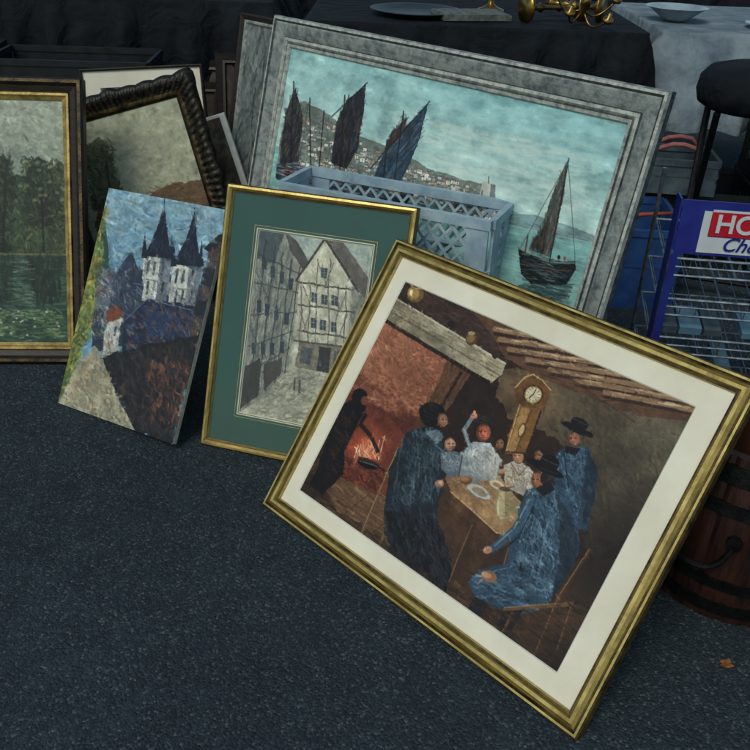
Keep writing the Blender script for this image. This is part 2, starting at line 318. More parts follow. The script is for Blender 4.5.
    D.dabs([(452,474),(472,464),(525,512),(520,532)],140,[(172,138,98),(114,84,58),(188,156,114),(140,100,70)],44,9,1.6,8,.5)
    # woman in dark dress, seated left of the table
    wom=[(414,432),(436,424),(450,436),(457,462),(446,490),(441,520),(454,556),(448,594),(420,590),(400,566),(388,530),(392,500),(396,468)]
    D.poly(wom,(30,38,45),wob=4)
    D.poly([(392,510),(440,518),(458,556),(449,598),(420,592),(402,568)],(19,19,24),wob=4)
    D.dabs([(414,434),(436,426),(450,444),(440,500),(400,505)],340,[(46,62,74),(70,90,102),(26,33,40),(38,50,60),(22,25,31),(96,112,118)],68,10,2.0,28,.55)
    D.dabs([(396,506),(442,514),(456,560),(446,596),(404,568)],200,[(44,48,58),(13,13,16),(32,33,40),(62,64,70)],72,16,1.9,14,.55)
    for k in range(7): D.st(408+k*5,440+k*1.6,400+k*5.6,500,1.6,[(98,118,128),(20,25,30),(62,80,92)][k%3],.45,wob=1.2)
    D.smear(wom,420,70,30,7,1.4,.6,.18)
    D.ell(436,415,13,12,(18,16,18),wob=1);D.dabs([(426,406),(440,404),(446,414),(430,424)],26,[(44,40,44),(30,26,28),(58,50,48)],40,6,1.4,30,.6);D.face(447,421,5.0,7,(160,112,86),1.6,-12);D.ln([(431,424),(443,428)],3,(18,16,18));D.ln([(440,447),(462,464),(472,470)],5,(46,62,74));D.ln([(440,445),(462,462)],1.2,(106,128,140),.7);D.ell(474,471,3,2.4,(180,132,104));D.ell(444,483,5,3.6,(160,116,90),wob=.8);D.ell(445,482,2.4,1.6,(204,162,132))
    D.poly([(430,432),(442,430),(450,438),(440,444)],(112,124,130),wob=1,a=.75)
    # child
    D.poly([(446,453),(462,452),(470,468),(456,478),(446,468)],(92,103,110),wob=2);D.dabs([(447,454),(462,453),(466,470),(450,470)],48,[(160,168,170),(70,82,92),(120,130,136)],60,6,1.4,35);D.face(454.5,445,5.6,6.8,(184,140,112),.8,0,(38,28,24))
    # red-faced man in a light shirt
    man=[(464,452),(478,442),(494,444),(504,460),(498,480),(476,484),(464,472)]
    D.poly(man,(126,138,145),wob=2,c2=(176,182,180),g=((466,470),(498,452)))
    D.dabs([(466,452),(494,446),(500,478),(470,480)],120,[(200,202,198),(96,110,122),(166,176,178),(140,130,118)],65,8,1.6,28,.6);D.smear(man,120,60,40,6,1.3,.6)
    D.ln([(466,456),(463,476)],1.4,(50,57,64),.8);D.face(487,433,7.2,9.0,(176,98,70),-.8,5,(28,24,24));D.dabs([(476,421),(482,415),(494,420),(496,428),(488,424)],26,[(46,40,40),(28,24,25),(66,56,50)],20,7,1.6,20,.75)
    D.ln([(474,448),(468,430),(476,418)],4.2,(120,130,138));D.ln([(473,446),(468,430)],1.2,(184,190,190),.7);D.ell(477,416,3.2,2.8,(184,124,94),wob=.8);D.ell(478,413,1.4,2.2,(204,150,120))
    D.face(503,444,3.8,5.3,(140,96,72),-.4,0,(32,26,25))
    # woman with blouse
    D.poly([(506,466),(520,460),(534,470),(542,488),(526,496),(508,486)],(164,157,145),wob=2);D.dabs([(508,466),(532,468),(538,488),(512,488)],90,[(212,206,190),(124,114,104),(88,78,72),(184,170,150)],50,8,1.5,35);D.ln([(514,464),(522,476),(530,466)],1.2,(70,58,54),.7)
    D.face(521,457,6.0,7.6,(184,132,102),-.8,-6,(32,23,21));D.ell(505,472,3.4,2.4,(178,130,100),wob=.8);D.ell(512,484,2.8,2.0,(178,130,100),wob=.8)
    D.face(541,457,4.8,6.6,(140,96,72),-1,0,(27,22,21));D.poly([(538,465),(550,462),(556,480),(542,486)],(50,45,43),wob=1.2)
    # tall clock
    D.poly([(523,404),(544,411),(537,432),(529,454),(508,454),(512,434)],(118,82,46),wob=.5);D.poly([(524,408),(533,410),(518,452),(510,452)],(150,113,68),wob=.4);D.ln([(523,405),(509,452)],1.2,(206,172,114),.85);D.ln([(543.5,411),(529,453)],1.8,(40,26,19));D.ln([(534,411),(519,452)],1.0,(78,51,31));D.ell(525,431,3.6,7.4,(70,47,30),18);D.ell(524.5,431,2.4,6,(196,166,114),18);D.ln([(509,452),(529,454)],2,(62,41,28))
    D.poly([(518,389),(527,379),(536,376),(545,382),(553,392),(546,413),(519,404)],(100,67,38),wob=.8);D.ell(535.5,396,10,10,(62,42,27));D.ell(535.5,396,8.4,8.4,(180,150,98));D.ell(535.5,396,7.2,7.2,(222,208,170))
    D.smear([(518,380),(553,392),(530,454),(508,454)],110,105,20,6,1.1,.4,.12)
    for k in range(12):
        a=k*math.pi/6;D.ln([(535.5+5.4*math.cos(a),396+5.4*math.sin(a)),(535.5+6.7*math.cos(a),396+6.7*math.sin(a))],.6,(50,36,26),.8)
    D.ln([(535.5,396),(538.5,391)],.9,(26,18,14));D.ln([(535.5,396),(532,398.5)],.9,(26,18,14))
    D.ln([(518,389),(527,379),(536,376),(545,382),(553,392)],1.4,(200,164,106),.85)
    # standing man
    sm=[(558,452),(570,446),(588,450),(599,468),(598,498),(590,530),(572,530),(562,500),(556,476)]
    D.poly(sm,(44,64,82),wob=3)
    D.dabs([(560,452),(588,452),(596,500),(574,526)],260,[(72,102,124),(34,50,66),(108,136,150),(24,34,46),(56,84,106)],72,9,1.9,28,.55)
    D.poly([(588,452),(599,468),(597,500),(589,530),(584,500)],(25,35,46),wob=3,a=.65);D.smear(sm,260,72,30,7,1.4,.6,.18);D.st(566,452,571,490,1.4,(20,27,35),.7);D.st(562,454,560,476,1.3,(136,160,172),.6)
    D.poly([(567,446),(582,450),(577,457),(567,453)],(24,20,24));D.face(576,440,5.8,7.4,(158,104,78),-1.2,8)
    D.ell(579,431,18,3.6,(15,13,16),27,wob=.7);D.ell(582,426,9,6.5,(19,17,21),25,wob=.8);D.st(575,420,589,427,1,(76,82,92),.5);D.st(574,431,590,438,1.2,(50,45,43),.7)
    D.ln([(562,458),(550,468),(545,475)],5,(42,62,80));D.st(560,457,549,467,1.2,(114,140,154),.6);D.ell(543,476,3.8,2.6,(176,128,100),wob=.8)
    # seated man in the foreground
    se=[(528,492),(546,484),(564,490),(578,520),(581,548),(566,584),(548,606),(516,598),(510,560),(520,520)];lg=[(522,560),(552,570),(548,606),(526,614),(500,606),(478,598),(472,580),(490,566)]
    D.poly(se,(42,62,80),wob=4);D.poly(lg,(46,68,86),wob=4)
    D.dabs([(530,494),(562,492),(578,545),(550,600),(516,590)],560,[(72,104,126),(36,54,70),(104,134,150),(24,34,46),(54,80,102),(136,160,170)],68,11,2.1,28,.5)
    D.dabs([(478,578),(520,562),(550,580),(540,608),(485,600)],260,[(72,104,126),(34,50,66),(114,142,156),(24,34,44)],14,11,2.0,24,.5)
    D.poly([(560,492),(572,512),(580,548),(566,584),(556,600),(562,550)],(23,33,43),wob=4,a=.7)
    for a,b,c in (((540,492),(528,548),(22,31,41)),((548,500),(543,560),(24,34,44)),((536,494),(523,540),(140,168,182)),((550,520),(540,585),(112,142,158)),((520,562),(548,572),(18,26,34)),((482,582),(530,600),(22,30,40)),((480,576),(516,566),(138,166,178))): D.st(a[0],a[1],b[0],b[1],1.5,c,.6,wob=1.5)
    D.smear(se,520,68,30,8,1.5,.6,.18);D.smear(lg,220,15,25,8,1.5,.6,.18)
    D.ln([(534,500),(518,530),(496,548)],8,(54,80,102));D.smear([(528,498),(540,504),(520,538),(498,554),(492,544),(512,528)],130,-55,25,7,1.4,.6,.2);D.st(532,500,517,528,1.7,(140,166,180),.65);D.st(515,530,498,545,1.7,(140,166,180),.6);D.st(537,506,523,534,1.6,(20,28,37),.7);D.st(522,536,503,552,1.6,(20,28,37),.7)
    D.ell(493,575,8,5.2,(146,102,78),25,wob=.9);D.ell(491,573.5,5,2.8,(190,144,112),20,wob=.9);D.st(486,578,482,582,1.5,(170,124,96),.8);D.ell(491,549,4.6,3.4,(174,124,98),wob=.9);D.ell(489.5,548,2,1.5,(206,164,134))
    D.poly([(478,596),(492,602),(478,628),(496,636),(492,644),(462,632)],(26,29,36),wob=2);D.poly([(508,606),(526,606),(506,646),(494,640)],(22,25,31),wob=2);D.dabs([(478,596),(492,602),(480,630),(466,630)],20,[(52,62,74),(14,15,19)],110,8,1.5,15,.6)
    D.face(540,481,6.2,8.6,(164,104,76),-2,-4);D.poly([(538,489),(552,482),(558,490),(546,497)],(24,22,26),wob=1);D.ell(547,478,4,7,(38,28,26),10,wob=.8)
    D.ell(548,469,20,4.4,(13,12,14),27,wob=.7);D.ell(552,463,10,8,(18,16,20),24,wob=.8);D.st(543,458,560,466,1.2,(80,86,96),.5);D.st(542,468,560,475,1.3,(50,45,43),.7)
    # his chair
    for a,b in (((592,550),(562,596)),((562,596),(538,654)),((576,602),(560,650)),((516,612),(500,644))): D.ln([a,b],3.4,(80,54,36)); D.ln([(a[0]-1,a[1]),(b[0]-1,b[1])],1.0,(150,112,76),.7)
    D.ln([(508,608),(574,604)],3.4,(108,78,50));D.ln([(508,606),(574,602)],1.1,(164,128,88),.7);D.ln([(508,630),(556,632)],2.2,(74,50,34));D.ln([(586,560),(570,586)],2,(60,41,30))
    # table things
    D.ell(482,492,13,6,(112,104,94),30);D.ell(482,491.4,12.4,5.4,(196,195,184),30,wob=.6);D.ell(483,492,8,3.3,(144,133,113),30);D.ell(500,485,8,4,(198,191,172),25,wob=.6);D.ell(500,485,4.5,2,(146,110,74),25)
    D.poly([(502,488),(514,490),(519,504),(512,521),(502,521),(497,508)],(142,126,90),wob=.6);D.poly([(503,490),(508,491),(508,518),(503,519),(499,508)],(182,166,124),wob=.5);D.ell(508,489,6,2.3,(56,43,32),10);D.ln([(501.5,500),(501,514)],1.5,(222,208,170),.8);D.ln([(516,495),(523,502),(516,512)],1.5,(142,124,88))
    D.ell(470,480,6,4,(114,74,46));D.ell(469,479,4,2.4,(164,118,76));D.ln([(521,507),(521,520)],3.4,(56,72,64));D.ln([(520,508),(520,518)],1,(150,168,150),.7);D.ell(521,507,2,1.2,(180,188,178))
    D.glow(500,478,46,38,(204,166,120),30,.2)
    D.dabs([(306,489),(420,560),(561,675),(600,600),(520,612),(420,575)],300,[(28,22,20),(48,35,28),(76,56,41)],35,15,2.8,12,.45)
    D.glow(566,668,50,40,(26,20,19),0,.6)
    P.grain(7000,5,1.2,.36,.2); return P
def glassmat():
    m=bpy.data.materials.new('picture_glass');m.use_nodes=True;nt=m.node_tree;N=nt.nodes;K=nt.links;N.clear()
    o=N.new('ShaderNodeOutputMaterial');t=N.new('ShaderNodeBsdfTransparent');t.inputs[0].default_value=(.95,.97,.96,1);g=N.new('ShaderNodeBsdfGlossy');g.inputs['Roughness'].default_value=.03
    fr=N.new('ShaderNodeFresnel');fr.inputs[0].default_value=1.5;mx=N.new('ShaderNodeMixShader');K.new(fr.outputs[0],mx.inputs[0]);K.new(t.outputs[0],mx.inputs[1]);K.new(g.outputs[0],mx.inputs[2]);K.new(mx.outputs[0],o.inputs[0]);return m
GLASS=glassmat()
w,h=.8156,.6478
E=empty('framed_painting',plane_matrix(-.2304,1.4925,-.7781,.6387,.0021))
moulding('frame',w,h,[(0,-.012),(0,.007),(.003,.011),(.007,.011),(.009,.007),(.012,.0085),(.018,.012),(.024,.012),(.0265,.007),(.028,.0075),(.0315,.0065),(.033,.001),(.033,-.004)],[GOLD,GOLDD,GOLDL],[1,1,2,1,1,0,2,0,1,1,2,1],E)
sheet_with_hole('mat_board',w,h,.03,(.066,.080,.076,.070),0,CREAM,E)
P=paint_dinner();P.mesh('picture',.063,.067,w-.063-.077,h-.073-.067,-.0028,PRINT,E);back(w,h,-.006,E)
# ================================================================== 2 church canvas
def paint_church():
    P=Pic([(113,189),(221,211),(179,445),(58,401)],300,460,(104,150,176),5);D=P
    D.poly([(100,180),(230,205),(215,270),(90,262)],(140,172,184),c2=(88,130,156),g=((150,195),(140,275)),wob=1)
    D.dabs([(112,190),(221,212),(212,270),(95,270)],460,[(148,178,188),(104,148,170),(84,124,152),(176,194,194),(124,158,174),(96,128,140)],20,9,3.0,35,.6)
    D.poly([(100,275),(150,262),(205,280),(200,320),(95,345)],(42,52,70),wob=1.5)
    D.poly([(108,212),(112,240),(113,262),(98,262),(102,238)],(44,76,62),wob=.6);D.ln([(108,206),(108,216)],1,(30,40,40));D.poly([(96,260),(118,262),(112,300),(90,300)],(92,102,114));D.dabs([(92,262),(125,268),(112,330),(84,330)],140,[(150,158,164),(60,78,112),(190,194,186),(78,62,66),(136,76,58),(70,96,70)],75,7,2.1,30,.7)
    D.poly([(112,200),(104,240),(96,300),(84,345),(66,398),(58,400),(80,300),(100,225)],(90,106,50),wob=1.4);D.dabs([(112,205),(96,320),(66,398),(58,398),(80,290)],280,[(140,146,66),(70,96,50),(186,182,104),(40,60,36),(150,116,50),(110,140,80)],100,8,2.6,35,.75)
    for x,y in ((163,206),(190,214)):
        D.poly([(x-17,y+42),(x+8,y+46),(x+4,y+90),(x-21,y+86)],(190,193,182),wob=.6);D.poly([(x-2,y+44),(x+9,y+46),(x+4,y+92),(x-6,y+90)],(104,111,118),wob=.5)
        D.poly([(x,y-2),(x+3.5,y+22),(x+9,y+47),(x-17,y+44),(x-7,y+22)],(20,26,40),wob=.5);D.dabs([(x,y),(x+4,y+24),(x+8,y+46),(x-15,y+43),(x-6,y+22)],20,[(40,54,78),(14,18,28),(70,88,112)],105,9,1.4,10,.6);D.ln([(x,y-6),(x,y+4)],1,(20,26,40))
        for k in range(2):
            for dx in (-13,-7,1): D.ln([(x+dx,y+50+k*19),(x+dx-1.5,y+61+k*19)],2.1,(30,36,52))
        D.ln([(x-18,y+66),(x+6,y+69)],1.2,(84,88,94),.8);D.ln([(x-17,y+46),(x-20,y+84)],1.2,(224,224,210),.8)
        for dx in (-17,8): D.poly([(x+dx,y+22),(x+dx+3,y+46),(x+dx-3,y+46)],(22,29,44),wob=.3)
        D.dabs([(x-17,y+48),(x+6,y+50),(x+2,y+86),(x-20,y+84)],46,[(214,214,200),(150,154,152),(176,168,146),(110,118,128)],80,6,1.6,25,.55)
    D.poly([(120,264),(134,246),(146,276),(142,306),(112,305)],(46,56,76),wob=.8);D.dabs([(114,270),(138,256),(146,300),(112,302)],80,[(78,92,118),(140,146,152),(28,35,52),(50,72,68),(96,70,62)],70,8,1.9,30)
    D.poly([(128,312),(150,290),(178,294),(200,300),(196,345),(124,348)],(28,36,58),wob=1);D.poly([(150,306),(170,298),(182,322),(150,330)],(36,54,92),wob=2,a=.7);D.dabs([(130,312),(152,292),(196,302),(190,342),(130,344)],200,[(42,56,86),(22,27,42),(80,88,108),(100,52,44),(54,72,104),(130,116,96)],60,8,2.2,28,.6);D.ln([(150,290),(196,303)],1.3,(118,130,148),.7);D.ln([(128,312),(150,290)],1.3,(96,108,132),.7)
    D.poly([(110,312),(126,304),(120,350),(104,352)],(182,183,172),wob=1);D.poly([(108,306),(118,296),(128,304),(126,310),(110,314)],(116,64,50),wob=1);D.ln([(113,320),(112,328)],2,(50,60,80));D.ln([(119,319),(118,327)],2,(50,60,80));D.dabs([(106,312),(126,308),(120,350),(104,348)],34,[(60,70,96),(208,208,194),(140,110,80)],80,6,1.8,30)
    D.poly([(206,240),(222,230),(196,357),(188,352)],(62,54,50),wob=1);D.poly([(200,244),(212,232),(223,230),(222,238),(206,248)],(26,24,30),wob=.5);D.dabs([(206,246),(219,238),(200,340),(194,335)],110,[(98,84,72),(44,38,38),(128,116,102),(46,58,74),(112,64,48)],80,7,1.8,25)
    D.poly([(201,262),(213,263),(210,280),(198,277)],(26,32,42),wob=.6);D.poly([(196,292),(206,293),(203,308),(193,306)],(26,32,42),wob=.6)
    D.poly([(104,350),(150,335),(200,328),(190,380),(178,448),(140,432),(116,395)],(20,19,22),wob=4);D.dabs([(108,350),(196,332),(182,442),(140,430),(116,392)],340,[(36,32,37),(14,13,16),(62,44,38),(42,46,58),(30,36,50),(84,62,48)],70,12,2.9,30,.6)
    D.dabs([(150,352),(194,350),(184,425),(156,420)],120,[(122,52,38),(92,44,34),(56,48,56),(164,112,60),(140,84,52)],75,8,2.1,25,.6)
    D.poly([(98,338),(106,352),(118,388),(140,432),(100,418),(58,402),(76,366)],(146,142,120),wob=1.5,c2=(172,167,143),g=((100,350),(90,415)));D.dabs([(96,345),(108,365),(136,430),(64,402),(80,365)],260,[(188,182,156),(120,114,96),(168,152,112),(90,94,86),(150,120,86)],60,8,2.4,35,.6)
    D.smear([(113,189),(221,211),(179,445),(58,401)],1500,70,50,7,2,.5,.14)
    P.grain(900,5,1.5,.4,.18);return P
w,h=.3958,.5652
E=empty('canvas_painting',plane_matrix(-.812,1.872,-.5586,.5200,.0680))
P=paint_church();P.mesh('painted_face',0,0,w,h,.0005,IMP,E)
b=MB();b.box((0,0,-.014),(w,h,0));b.build('stretched_canvas_edge',[LINEN],E,bevel=.002)
# ================================================================== 3 green mat street
def paint_street():
    P=Pic([(262,228),(377,244),(350,432),(238,411)],300,450,(186,188,172),8);D=P
    D.poly([(262,226),(380,242),(372,290),(300,280)],(172,188,186),c2=(200,202,188),g=((330,235),(330,285)));D.dabs([(290,234),(376,246),(370,285),(310,275)],130,[(190,200,194),(150,170,172),(206,208,194)],20,12,4,30,.35,.05)
    D.poly([(290,362),(352,370),(350,434),(238,412),(262,392)],(190,188,170),wob=1.5);D.dabs([(286,365),(352,374),(350,430),(245,410)],200,[(214,210,192),(150,147,134),(108,106,100),(170,166,148)],14,12,2,16,.45)
    for k in range(8): D.st(256+k*11,404-k*1.2,292+k*6,368,.8,(120,118,110),.5)
    # left row of houses, receding
    D.poly([(262,228),(292,233),(309,262),(300,300),(290,366),(262,396),(238,411)],(126,130,126),wob=.6,c2=(168,168,154),g=((246,320),(306,320)))
    D.dabs([(262,230),(296,236),(296,300),(286,362),(240,408)],480,[(100,108,110),(168,168,154),(78,84,88),(140,130,112),(190,188,174),(108,124,134)],98,12,1.9,8,.5)
    D.poly([(262,228),(288,232),(279,262),(258,258)],(70,84,92),wob=2,a=.85);D.poly([(288,232),(300,240),(312,262),(305,268),(294,250)],(84,80,76),wob=1)
    for x0,y0,x1,y1 in ((262,232,238,408),(270,240,249,402),(279,246,258,394),(287,252,266,388),(295,258,276,380),(303,266,286,370)): D.st(x0,y0,x1,y1,1.3,(50,50,52),.8,wob=.6)
    for t in (.12,.28,.46,.64,.8): D.st(264-23*t,232+176*t,309-22*t,262+104*t,1.2,(58,56,56),.8,wob=.6)
    for a,b in (((258,268),(272,300)),((250,320),(264,352)),((276,272),(268,298)),((284,300),(278,330)),((296,290),(290,316)),((262,340),(272,366))): D.st(a[0],a[1],b[0],b[1],.9,(64,62,60),.75)
    for cx,cy in ((268,262),(276,270),(285,276),(294,282),(262,304),(270,308),(279,312),(289,316),(256,346),(265,346),(274,346),(284,344)): D.poly([(cx-2.4,cy-6),(cx+2.2,cy-5),(cx+1.4,cy+6.5),(cx-3.2,cy+6)],(54,62,72),wob=.9);D.st(cx-2.6,cy-6,cx-3.4,cy+6,.6,(210,208,194),.6)
    D.poly([(243,366),(262,356),(260,392),(240,408)],(58,56,56),wob=1.8);D.poly([(266,362),(284,354),(282,372),(264,388)],(74,70,66),wob=1.4)
    # half timbered house
    D.poly([(304,272),(328,240),(358,284),(352,330),(348,372),(294,362),(300,300)],(206,202,184),wob=.6)
    D.poly([(354,284),(374,296),(366,376),(347,372)],(150,150,140),wob=.8);D.dabs([(354,288),(372,298),(366,372),(348,370)],60,[(110,112,108),(180,178,164),(84,88,88)],95,10,1.6,12,.6)
    D.poly([(328,238),(346,242),(376,284),(370,298),(358,288)],(112,104,98),wob=.8)
    for k in range(6): D.st(333+k*3,244+k*1.5,360+k*2.5,286+k*1.8,.7,(76,70,66),.7)
    D.ln([(299,279),(328,238),(360,289)],2.2,(52,46,44));D.ln([(304,276),(328,243),(354,284)],.9,(222,218,200),.6)
    for y in (284,306,332): D.st(301,y-4,355,y+4,1.7,(68,60,54),.9,wob=.7)
    for x in (305,313,321,333,341,349): D.st(x,284 if x not in(321,333) else 258,x-5,364,1.1,(80,70,62),.85,wob=.8)
    for a,b in (((306,284),(313,304)),((349,290),(341,308)),((302,308),(309,330)),((349,312),(341,334)),((321,262),(330,284)),((336,262),(328,284)),((313,308),(305,330))): D.st(a[0],a[1],b[0],b[1],.9,(84,74,66),.8)
    for cx,cy in ((327,271),(317,295),(327,297),(337,298),(316,320),(325,322),(336,324)): 
        D.poly([(cx-3,cy-5),(cx+3,cy-4),(cx+2.6,cy+6),(cx-3.4,cy+5)],(60,72,82),wob=.6);D.st(cx,cy-5,cx-.3,cy+5,.6,(200,200,186),.7);D.st(cx-3,cy,cx+3,cy+.6,.5,(200,200,186),.7)
    D.poly([(302,338),(346,343),(343,372),(296,364)],(132,122,108),wob=.8);D.poly([(321,344),(333,345),(330,370),(318,368)],(46,44,46),wob=.6);D.poly([(304,344),(315,345),(312,362),(301,360)],(74,80,84),wob=.6);D.poly([(336,347),(343,348),(340,366),(334,365)],(74,80,84),wob=.6)
    D.ln([(296,338),(348,344)],1.8,(70,62,56),.85);D.dabs([(304,275),(328,244),(356,290),(348,368),(298,360)],130,[(220,216,200),(180,174,156),(152,154,148),(120,112,100)],80,6,1.3,35,.35)
    D.dabs([(238,400),(262,392),(300,366),(320,372),(300,424)],90,[(92,92,88),(120,118,110)],160,9,2.4,14,.35)
    for x,y in ((296,378),(301,380),(330,388)): D.ln([(x,y),(x-.5,y+9)],1.8,(50,50,56),.85);D.ell(x,y-2,1.3,1.5,(120,90,74))
    P.grain(1600,5,1.0,.35,.16);return P
w,h=.4516,.6199
E=empty('framed_painting',plane_matrix(-.4115,1.7176,-.2780,.3635,.0021))
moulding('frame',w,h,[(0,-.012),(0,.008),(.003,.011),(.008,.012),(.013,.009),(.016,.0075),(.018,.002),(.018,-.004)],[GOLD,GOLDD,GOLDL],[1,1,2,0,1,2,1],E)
sheet_with_hole('mat_board',w,h,.014,(.085,.092,.095,.092),0,TEAL,E)
for i,(o,t) in enumerate(((.010,.0012),(.004,.0025))):
    l,r,tt,bb=.085-o,.092-o,.095-o,.092-o;b=MB()
    b.box((l,bb,.0003),(w-r,bb+t,.0009));b.box((l,h-tt-t,.0003),(w-r,h-tt,.0009));b.box((l,bb+t,.0003),(l+t,h-tt-t,.0009));b.box((w-r-t,bb+t,.0003),(w-r,h-tt-t,.0009))
    b.build('mat_line',[CREAM if i else GOLDL],E)
P=paint_street();P.mesh('picture',.082,.089,w-.082-.089,h-.092-.089,-.0028,WATER,E);back(w,h,-.006,E)
obj('glass',[(.017,.017,.004),(w-.017,.017,.004),(w-.017,h-.017,.004),(.017,h-.017,.004)],[(0,1,2,3)],GLASS,E)
# ================================================================== 4 seascape
def paint_sea():
    P=Pic([(297,48),(640,114),(543,450),(262,302)],760,580,(130,182,182),12);D=P
    D.poly([(280,30),(650,110),(612,245),(500,222),(280,165)],(138,190,192),c2=(202,222,210),g=((470,75),(430,200)),wob=1)
    D.dabs([(297,50),(640,115),(612,235),(500,215),(285,150)],620,[(152,200,200),(136,188,190),(174,210,204),(188,216,206)],12,34,6,8,.16,.02)
    D.dabs([(400,110),(600,150),(590,215),(450,180)],160,[(204,222,210),(212,226,212)],12,30,5,8,.28,.02)
    D.poly([(284,150),(500,205),(615,240),(545,452),(258,305)],(126,176,172),c2=(152,196,186),g=((560,235),(520,330)),wob=1.5)
    D.dabs([(400,200),(612,242),(560,440),(300,300),(290,200)],900,[(142,190,182),(116,166,164),(166,206,194),(128,178,174),(178,212,200)],12,18,2.2,5,.35,.04)
    D.poly([(500,213),(540,214),(580,226),(606,236),(604,244),(500,221)],(112,142,144),wob=.8,c2=(136,162,162),g=((500,215),(606,240)));D.dabs([(505,212),(600,234),(600,244),(505,222)],60,[(92,120,124),(146,166,160)],14,9,1.4,6,.5)
    D.ln([(500,222),(612,245)],.8,(196,216,204),.6)
    # hill with town
    D.poly([(292,112),(312,104),(336,116),(360,136),(400,150),(432,168),(470,178),(488,182),(502,196),(504,222),(470,214),(420,202),(340,184),(286,172)],(118,128,120),wob=2.5)
    D.dabs([(292,113),(312,105),(360,138),(430,169),(500,192),(502,220),(420,202),(290,172)],500,[(138,146,132),(92,102,98),(110,122,106),(80,94,88)],12,5,2.6,60,.7,.08)
    rg=P.rng
    for k in range(560):
        x=rg.uniform(292,500);top=np.interp(x,[292,312,336,360,400,432,470,500],[116,110,122,141,155,172,182,198]);bot=np.interp(x,[292,340,420,500],[168,182,200,220]);y=top+(bot-top)*rg.random()**.8
        ww=rg.uniform(1.6,5);hh=rg.uniform(1.8,4.6);c=[(216,214,198),(200,198,182),(180,182,172),(158,142,122),(224,222,208),(132,140,140)][rg.integers(6)]
        D.poly([(x,y),(x+ww,y+ww*.2),(x+ww-.5,y+hh+ww*.2),(x-.5,y+hh)],c,wob=.9,var=.08);D.st(x-.5,y,x+ww,y+ww*.2,1,[(116,82,68),(78,82,86),(98,90,84)][rg.integers(3)],.75)
        if rg.random()<.45: D.st(x+ww*.5,y+hh*.45,x+ww*.5-.2,y+hh*.85,.7,(60,64,70),.8)
    D.smear([(292,113),(312,105),(360,138),(430,169),(500,192),(502,220),(420,202),(290,172)],500,12,50,4,1.2,.5,.12)
    D.poly([(484,200),(488,180),(500,183),(500,206)],(182,182,168),wob=.6);D.poly([(496,183),(501,184),(500,206),(495,205)],(114,118,116),wob=.3);D.ln([(494,182),(494,175)],.9,(60,60,60));D.ln([(488,190),(487,196)],1,(60,64,68))
    D.dabs([(400,198),(505,216),(505,226),(400,208)],110,[(56,66,70),(150,160,150),(194,200,184),(100,76,60)],14,6,1.5,5,.65)
    def sail(p,c,hl,ang=105):
        D.poly(p,c,wob=1.2);D.dabs(p,80,hl,ang,12,1.7,12,.6)
    sail([(301,90),(310,118),(306,165),(288,170),(292,120)],(44,46,52),[(66,68,72),(28,30,36),(96,82,68)])
    sail([(371,83),(369,110),(363,150),(353,172),(338,166),(342,125),(352,100)],(38,38,44),[(66,54,48),(26,28,34),(96,80,66),(50,62,84)])
    sail([(432,102),(425,138),(410,176),(398,195),(376,188),(384,164),(404,134)],(44,62,80),[(78,106,126),(30,38,50),(110,138,148),(86,62,50),(44,84,94)],125)
    sail([(412,118),(404,136),(390,152),(396,134)],(58,50,48),[(90,70,60),(40,38,40)])
    for a,b in (((350,96),(346,178)),((372,82),(338,118)),((300,84),(298,172)),((434,99),(376,170)),((408,110),(398,196)),((330,112),(326,176)),((316,100),(318,172)),((392,140),(388,190))): D.ln([a,b],1.1,(32,28,30),.9)
    for a,b in (((350,96),(330,178)),((350,96),(366,180)),((408,112),(380,186)),((408,112),(420,192)),((316,100),(306,172)),((330,112),(340,176))): D.ln([a,b],.5,(60,60,62),.6)
    D.poly([(286,168),(330,176),(396,186),(424,188),(412,205),(372,207),(300,190),(284,182)],(32,44,56),wob=1)
    D.dabs([(286,166),(400,184),(420,192),(372,206),(290,186)],230,[(54,80,106),(22,28,36),(136,70,50),(116,146,158),(88,92,94),(196,194,180)],12,9,1.9,10,.7);D.ln([(330,180),(396,190),(422,190)],1.0,(170,180,180),.6);D.ln([(290,176),(330,184)],1.2,(150,70,50),.7)
    D.dabs([(300,192),(400,208),(410,225),(300,210)],150,[(56,84,92),(84,120,122),(38,56,64)],10,12,2.2,6,.5)
    # boat right
    D.poly([(524,248),(532,254),(556,262),(583,262),(584,270),(574,287),(540,289),(527,276)],(26,34,38),wob=.8);D.dabs([(528,254),(578,264),(574,284),(532,284)],90,[(52,62,66),(18,22,26),(110,86,62),(84,112,116)],12,9,1.6,10,.7);D.ln([(525,250),(556,263),(583,264)],1.2,(150,150,136),.8);D.ln([(528,262),(556,272),(580,272)],1.0,(120,62,46),.7)
    sail([(574,158),(571,190),(563,232),(557,258),(544,254),(550,222),(562,184)],(74,80,78),[(108,110,100),(48,52,54),(136,130,108),(88,70,56)])
    sail([(556,222),(550,252),(536,248),(545,232)],(58,56,52),[(90,80,66),(38,38,40)])
    D.ln([(576,154),(556,264)],1.2,(30,28,30));D.ln([(575,157),(526,250)],.6,(50,50,52),.8);D.ln([(575,157),(583,264)],.6,(50,50,52),.8);D.ln([(534,236),(531,256)],1.6,(90,60,46));D.ell(566,258,1.6,2.4,(30,28,30));D.ell(572,259,1.4,2.2,(150,90,60))
    D.dabs([(528,286),(578,286),(566,310),(532,306)],150,[(32,44,48),(56,82,84),(70,104,102)],8,12,2.0,8,.6)
    for k in range(14): D.st(562-k*.6+rg.normal()*2,290+k*4,572-k*.6+rg.normal()*3,291+k*4,1.3,(88,122,118),.4)
    D.dabs([(440,230),(600,262),(580,300),(480,270)],70,[(192,218,206),(98,152,152)],12,12,1.3,5,.45)
    P.grain(2200,6,1.3,.28,.08,12);return P
w,h=1.2139,.8796
E=empty('framed_painting',plane_matrix(-.4582,2.4444,-.7602,.2430,-.0005))
